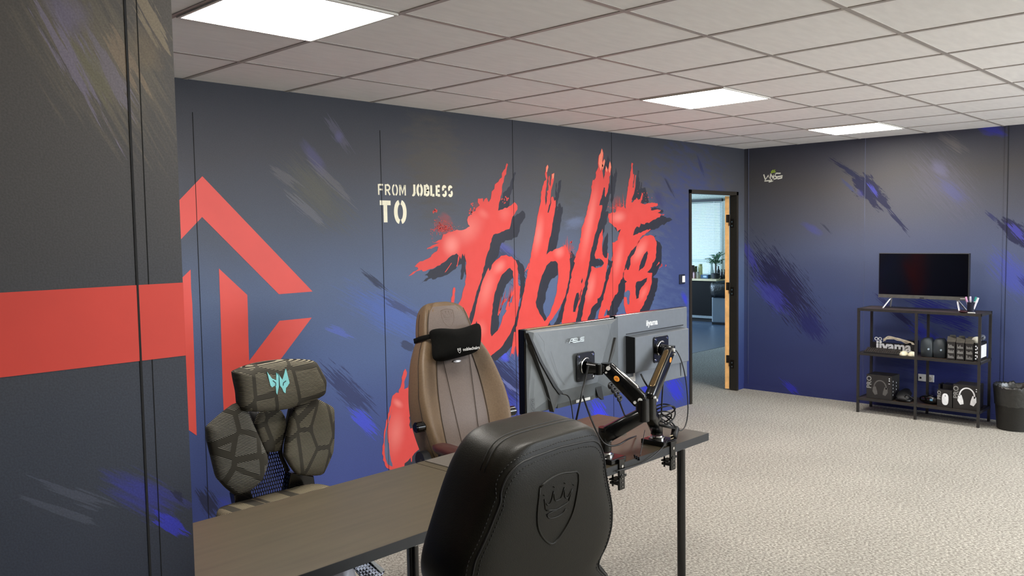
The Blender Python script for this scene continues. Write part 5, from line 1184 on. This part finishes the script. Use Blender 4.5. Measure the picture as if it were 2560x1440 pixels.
# headset cartons on the bottom board
def ep(mb, c, pts, w, x): mb.strip([Vector((x, c[0]-p[0], c[1]+p[1])) for p in pts], w, (-1, 0, 0))
def headset_print(mb, yc, zc, s, x):
    mb_pts = [(math.cos(math.radians(a))*.062*s, math.sin(math.radians(a))*.075*s) for a in range(-10, 191, 12)]
    ep(mb, (yc, zc), mb_pts, .012*s, x)
    for sg in (-1, 1):
        q = [(sg*.075, .0), (sg*.045, .01), (sg*.030, -.04), (sg*.026, -.072), (sg*.055, -.082), (sg*.078, -.045)]
        mb.flat([[Vector((x, yc-a*s, zc+b*s)) for a, b in q]])
def carton(y1, y0, h, lab, hs_mat, name='headset_carton', depth=.19, x0=5.572):
    t = thing(name, (x0+depth/2, (y0+y1)/2, SB), lab, 'box'); Bb = t.location
    MB().box((x0, y0, SB), (x0+depth, y1, SB+h)).build('carton', mBox, t, base=Bb, bev=.001); W_ = y1-y0
    p = MB(); text(p, 'PRO', h*.27, frame((x0-.0006, y1-h*.115, SB+h*.68), (0, 0, 1), (0, 1, 0)), bold=.0012, ext=.0004)
    p.build('large_lettering', mPrintG, t, base=Bb)
    return t, Bb, W_
t, Bb, W_ = carton(2.165, 1.945, .215, 'dark headset carton with grey headset picture, at the left end of the bottom shelf', mPrintG)
p = MB(); headset_print(p, 2.045, SB+.105, .85, 5.5714); p.build('headset_picture', mat('faint_print', (92, 90, 88), .4), t, base=Bb)
p = MB()
for r in range(2): p.cyl((5.5712, 1.966, SB+.192-r*.018), (5.572, 1.966, SB+.192-r*.018), .0052, n=12)
p.box((5.5712, 1.960, SB+.145), (5.572, 1.974, SB+.149))
for r in range(5): p.box((5.60, 1.9438, SB+.04+r*.030), (5.606, 1.945, SB+.052+r*.030))
for r in range(3): p.box((5.68, 1.9438, SB+.08+r*.030), (5.686, 1.945, SB+.092+r*.030))
p.build('printed_icon', mPrint, t, base=Bb)
t, Bb, W_ = carton(1.445, 1.225+.038, .205, 'dark headset carton with white headset picture, at the right end of the bottom shelf', mPrint)
p = MB(); headset_print(p, 1.338, SB+.112, .93, 5.5714); p.build('headset_picture', mPrint, t, base=Bb)
p = MB()
for r in range(2): p.cyl((5.5712, 1.268, SB+.178-r*.018), (5.572, 1.268, SB+.178-r*.018), .0045, n=12)
for r in range(5): p.box((5.60, 1.2618, SB+.03+r*.030), (5.606, 1.263, SB+.044+r*.030))
p.build('printed_icon', mPrint, t, base=Bb)
t, Bb, W_ = carton(1.570, 1.452, .145, 'small dark carton with white computer mouse picture, beside the white headset carton', mPrint, 'mouse_carton', .07)
p = MB(); yc, zc = 1.506, SB+.068
p.flat([[Vector((5.5714, yc-math.copysign(abs(math.cos(a))**.8, math.cos(a))*.026, zc+math.copysign(abs(math.sin(a))**.7, math.sin(a))*.050)) for a in [2*PI*i/28 for i in range(28)]]])
mp_ = p.build('mouse_picture', mPrint, t, base=Bb)
MB().box((5.5706, yc-.002, zc+.022), (5.5714, yc+.002, zc+.036)).build('wheel_mark', mBlack, mp_, base=Bb)
g = MB().loft([[Vector((5.64+x*.8, 1.86+math.cos(a)*.06*s, SB+.02+z+math.sin(a)*.012)) for a in [2*PI*i/16 for i in range(16)]] for x, s, z in ((-.08, .6, 0), (-.04, 1, .02), (.02, 1, .05), (.07, .5, .07))])
g.tube(smooth_path([(5.60, 1.85, SB+.03), (5.58, 1.82, SB+.07), (5.60, 1.80, SB+.05), (5.62, 1.77, SB+.03)], 5), .005)
g.box((5.60, 1.80, SB), (5.70, 1.92, SB+.02)); tag(g.build('headset', mBlack, None, smooth=True), 'tangled black headset right of the grey-picture carton on the bottom shelf', 'headset')
vs_t = thing('vr_headset', (5.68, 1.65, SB), 'black goggle-like gadget with a small blue light spot, behind the shelf centre post', 'headset')
MB().loft([[Vector((x, math.cos(a)*.085*s, .036+math.copysign(abs(math.sin(a))**.7, math.sin(a))*.034*s)) for a in [2*PI*i/24 for i in range(24)]] for x, s in ((-.06, .75), (-.04, 1), (.03, 1), (.06, .7))]).build('visor', mBlackGloss, vs_t, smooth=True)
MB().box((-.062, -.03, .03), (-.055, -.008, .048)).build('lens_spot', mat('blue_lens', (110, 170, 210), .2), vs_t)
pk = MB().box((5.70, 1.585, SB), (5.80, 1.60, SB+.17)).box((5.72, 1.46, SB), (5.82, 1.57, SB+.17)); tag(pk.build('black_parcel', mBlack, None), 'plain black parcel standing behind the mouse carton', 'box')
# power sockets on the wall behind the shelf
so = thing('wall_socket', (XE, 1.79, .30), 'white double wall socket seen between the shelf boards', 'socket')
MB().box((-.010, -.075, -.03), (0, .060, .035)).build('plate', mWhite, so, bev=.003)
MB().cyl((-.0105, -.04, 0), (-.0100, -.04, 0), .018).build('socket_face', mat('socket_grey', (186, 182, 170), .5), so); MB().box((-.0115, .03, -.008), (-.010, .046, .010)).build('usb_hole', mBlack, so)
# bin with black liner
mBin = mat('black_wire_bin', (34, 33, 30), .45, metal=.2, scale=200, noise=.4); mLiner = mat('black_liner', (30, 30, 27), .36, noise=.3, scale=40, spec=.8, bump=1.0, bscale=34)
bn = thing('waste_bin', (5.70, 1.015, 0), 'round black waste bin with crumpled black liner right of the shelf', 'bin')
MB().lathe([(.122, 0), (.128, .004), (.150, .33), (.153, .335), (.147, .33), (.118, .01)], (0, 0, 0), 40).build('bucket', mBin, bn, smooth=True, auto=40)
rn2 = random.Random(11); rg = []
for z, r in ((.20, .1435), (.24, .1475), (.28, .150), (.33, .1545), (.35, .156), (.362, .150), (.35, .144), (.30, .138), (.2, .125)):
    rg.append([Vector((math.cos(2*PI*i/64)*(r+rn2.uniform(0, .004)), math.sin(2*PI*i/64)*(r+rn2.uniform(0, .004)), z+(rn2.uniform(-.008, .014) if z > .33 else rn2.uniform(-.004, .004)))) for i in range(64)])
MB().loft(rg, caps=False).build('liner', mLiner, bn, smooth=True)
# ------------------------------------------------------------------ kitchen beyond the doorway
mKW = mat('kitchen_wall', (196, 202, 188), .8)
XK = 12.05
k_ = MB().box((XK, 3.7, 0), (XK+.12, 9.6, .80)).box((XK, 3.7, 2.2), (XK+.12, 9.6, 2.42)).box((XK, 3.7, .80), (XK+.12, 7.30, 2.2)).box((XK, 9.3, .80), (XK+.12, 9.6, 2.2))
struct(k_.build('wall_kitchen_east', mKW))
struct(MB().box((2.4, 9.6, 0), (8.0, 9.72, 2.42)).box((11.2, 9.6, 0), (XK+.12, 9.72, 2.42)).box((8.0, 9.6, 0), (11.2, 9.72, .8)).box((8.0, 9.6, 2.2), (11.2, 9.72, 2.42)).build('wall_kitchen_north', mKW))
struct(MB().box((2.28, 3.705, 0), (2.4, 9.72, 2.5)).build('wall_kitchen_west', mKW))
struct(MB().box((6.3, 3.55, 0), (XK+.12, 3.7, 2.5)).build('wall_kitchen_south', mKW))
wn_ = MB().box((XK+.02, 7.30, .80), (XK+.07, 7.36, 2.2)).box((XK+.02, 8.3, .80), (XK+.07, 8.36, 2.2)).box((XK+.02, 9.24, .80), (XK+.07, 9.3, 2.2)).box((XK+.02, 7.3, .80), (XK+.07, 9.3, .86)).box((XK+.02, 7.3, 1.06), (XK+.07, 9.3, 1.12))
struct(wn_.build('window_2', mWhite))
bl_ = thing('window_blind', (XK-.03, 8.3, 2.24), 'closed pale venetian blind on the kitchen window beyond the doorway', 'blind')
hb_ = MB().box((-.03, -1.02, -.03), (.02, 1.02, .02)).build('headrail', mat('dark_rail', (20, 24, 26), .5), bl_)
s_ = MB(); z = -.05
while z > -1.42: s_.add([(-.022, -1.0, z-.014), (-.022, 1.0, z-.014), (.006, 1.0, z+.006), (.006, -1.0, z+.006)], [(0, 1, 2, 3)]); z -= .030
s_.build('slats', mat('pale_slat', (214, 228, 220), .5), bl_)
MB().box((-.03, -.86, -1.4), (-.026, -.855, -.03)).box((-.03, .5, -1.4), (-.026, .505, -.03)).build('cord', mWhite, bl_)
ct_ = thing('base_cabinet', (11.75, 8.3, 0), 'long black kitchen cabinet with metal plinth strip, seen through the doorway', 'cabinet'); Bc = ct_.location
MB().box((11.46, 7.10, .08), (12.03, 9.55, .755)).build('body', mat('black_laminate', (7, 7, 8), .6, spec=.2), ct_, base=Bc)
MB().box((11.465, 7.094, .10), (12.03, 7.10, .755)).build('end_panel', mat('steel_panel', (110, 124, 140), .35, metal=.5), ct_, base=Bc)
MB().box((11.455, 7.095, .07), (12.0, 9.55, .115)).build('plinth_strip', mat('plinth_steel', (150, 158, 160), .4, metal=.4), ct_, base=Bc)
MB().box((11.50, 7.13, 0), (12.0, 9.5, .07)).build('plinth', mBlack, ct_, base=Bc)
wt = MB().box((11.43, 7.07, .755), (12.04, 9.57, .79)); tag(wt.build('worktop', mat('pale_beech', (222, 204, 160), .4, scale=12), None), 'pale wood worktop running along the kitchen window', 'worktop')
tb = thing('steel_bin', (11.32, 6.86, 0), 'brushed steel rubbish bin with overhanging black bag in front of the kitchen cabinet', 'bin')
tb.rotation_euler = (0, 0, math.radians(8))
MB().box((-.16, -.16, .04), (.16, .16, .62)).build('body', mat('brushed_steel', (190, 198, 204), .3, metal=.85, scale=6, noise=.04), tb, bev=.02)
MB().box((-.155, -.155, 0), (.155, .155, .045)).build('foot', mBlack, tb)
rg = []
for z, r in ((.50, .175), (.49, .185), (.56, .20), (.66, .205), (.72, .19), (.74, .17), (.70, .15)):
    rg.append([Vector((math.copysign(abs(math.cos(2*PI*i/40))**.5, math.cos(2*PI*i/40))*(r+rn2.uniform(-.006, .010)), math.copysign(abs(math.sin(2*PI*i/40))**.5, math.sin(2*PI*i/40))*(r+rn2.uniform(-.006, .01)), z+rn2.uniform(-.014, .014))) for i in range(40)])
MB().loft(rg).build('bag', mLiner, tb, smooth=True)
# things on the worktop
def kpos(u, v): return PXp(u, v, 11.58)
ZT = .79
q = kpos(1787.5, 698)
pp_ = thing('potted_plant', (11.60, q.y, ZT), 'small leafy green plant in a dark pot on the kitchen worktop', 'plant')
MB().lathe([(.055, 0), (.062, .004), (.078, .085), (.080, .10), (.070, .10), (.066, .085)], (0, 0, 0), 24).build('pot', mat('anthracite_pot', (52, 54, 58), .6), pp_, smooth=True, auto=40)
rl = random.Random(9); stems = MB(); lf_ = MB(); stems.tube(smooth_path([(0, 0, .09), (.005, .0, .18), (0, -.004, .28)], 4), .017, n=8)
for k in range(17):
    a = rl.uniform(0, 2*PI); L = rl.uniform(.14, .30); up_ = rl.uniform(-.02, .20); base = Vector((0, 0, .24+.02*rl.random())); tip = base+Vector((math.cos(a)*L*.8*(1-up_*2), math.sin(a)*L*(1-up_*1.6), up_+.03)); mid = (base+tip)/2+Vector((0, 0, .05))
    path = smooth_path([base, mid, tip], 5); stems.tube(path, .003, n=5)
    for i in range(2, len(path)):
        for s in (-1, 1):
            d = (path[i]-path[i-1]).normalized(); sd = d.cross(Vector((0, 0, 1))).normalized()*s; l = rl.uniform(.045, .07); dd = (d*.6+sd+Vector((0, 0, rl.uniform(-.3, .5)))).normalized(); wv_ = dd.cross(Vector((rl.uniform(-.5, .5), rl.uniform(-.5, .5), 1))).normalized()*.012; p0 = path[i]
            lf_.add([p0, p0+dd*l*.45+wv_, p0+dd*l, p0+dd*l*.45-wv_, p0+dd*l*.45+Vector((0, 0, -.004))], [(0, 1, 4), (1, 2, 4), (2, 3, 4), (3, 0, 4)])
stems.build('stem', mat('stem_grey_brown', (96, 92, 84), .7), pp_, smooth=True); lf_.build('leaves', mat('leaf_green', (84, 134, 96), .45, noise=.35, scale=18), pp_)
def bottle(u, dx, h, r, m, capm, lab, name='bottle'):
    y = PXp(u, 698, 11.58+dx).y; t = thing(name, (11.58+dx, y, ZT), lab, name)
    MB().lathe([(r*.9, 0), (r, .004), (r, h*.6), (r*.45, h*.78), (r*.38, h*.92)], (0, 0, 0), 18).build('body', m, t, smooth=True, auto=50)
    MB().cyl((0, 0, h*.90), (0, 0, h), r*.42, n=14).build('cap', capm, t, smooth=True, auto=50)
mBot = mat('dark_bottle', (18, 20, 22), .15, spec=.7)
bottle(1796, .28, .22, .032, mBot, mBlack, 'tall dark bottle close behind the potted plant'); bottle(1804, -.02, .175, .028, mBot, mBlack, 'dark bottle with pale label right of the potted plant'); bottle(1811.5, .08, .17, .028, mat('dark_green_bottle', (18, 34, 28), .15, spec=.7), mBlack, 'dark green bottle nearest the door edge on the worktop')
y = PXp(1778.5, 698, 11.7).y
tag(MB().lathe([(.04, 0), (.052, .01), (.055, .09), (.035, .17), (.026, .25), (.034, .29), (.030, .29), (.022, .25), (.03, .17), (.05, .09), (.045, .012)], (11.70, y, ZT), 22).build('glass_carafe', mat('pale_glass', (214, 230, 222), .08, alpha=.55, spec=.8), None, smooth=True), 'clear glass carafe left of the potted plant', 'carafe')
for u, dx, r, h, c, lab, nm in ((1731.5, 0, .04, .24, (70, 52, 46), 'brown jar at the left edge of the doorway view', 'jar'), (1737.5, -.05, .026, .10, (52, 44, 44), 'short dark jar in front at the left of the worktop', 'jar'), (1739.5, .08, .03, .22, (112, 116, 70), 'olive green jar behind the short dark jar', 'jar'),
        (1744.5, -.04, .036, .12, (206, 200, 180), 'short cream canister on the worktop', 'canister'), (1751, .12, .04, .26, (226, 220, 150), 'tall pale yellow canister on the worktop', 'canister'), (1735.5, -.09, .022, .12, (210, 170, 170), 'small pinkish jar on the worktop', 'jar')):
    y = PXp(u, 698, 11.58+dx).y; t = thing(nm, (11.58+dx, y, ZT), lab, nm)
    MB().lathe([(r*.95, 0), (r, .004), (r, h*.82), (r*.8, h*.86)], (0, 0, 0), 18).build('body', mat('jar_'+str(c[0])+str(c[1]), c, .35), t, smooth=True, auto=50)
    MB().cyl((0, 0, h*.86), (0, 0, h), r*.9, n=16).build('lid', mat('lid_'+str(c[0]), tuple(int(x*.8) for x in c), .4), t, smooth=True, auto=50)
y = PXp(1764, 698, 11.6).y
bx = thing('tissue_box', (11.60, y, ZT), 'low blue and clear box between the canisters and the carafe', 'box')
MB().box((-.05, -.08, 0), (.05, .08, .07)).build('carton', mat('blue_carton', (40, 84, 120), .4), bx, bev=.006); MB().box((-.053, -.05, .02), (-.05, .02, .055)).build('label', mat('pale_blue', (170, 200, 220), .4), bx)
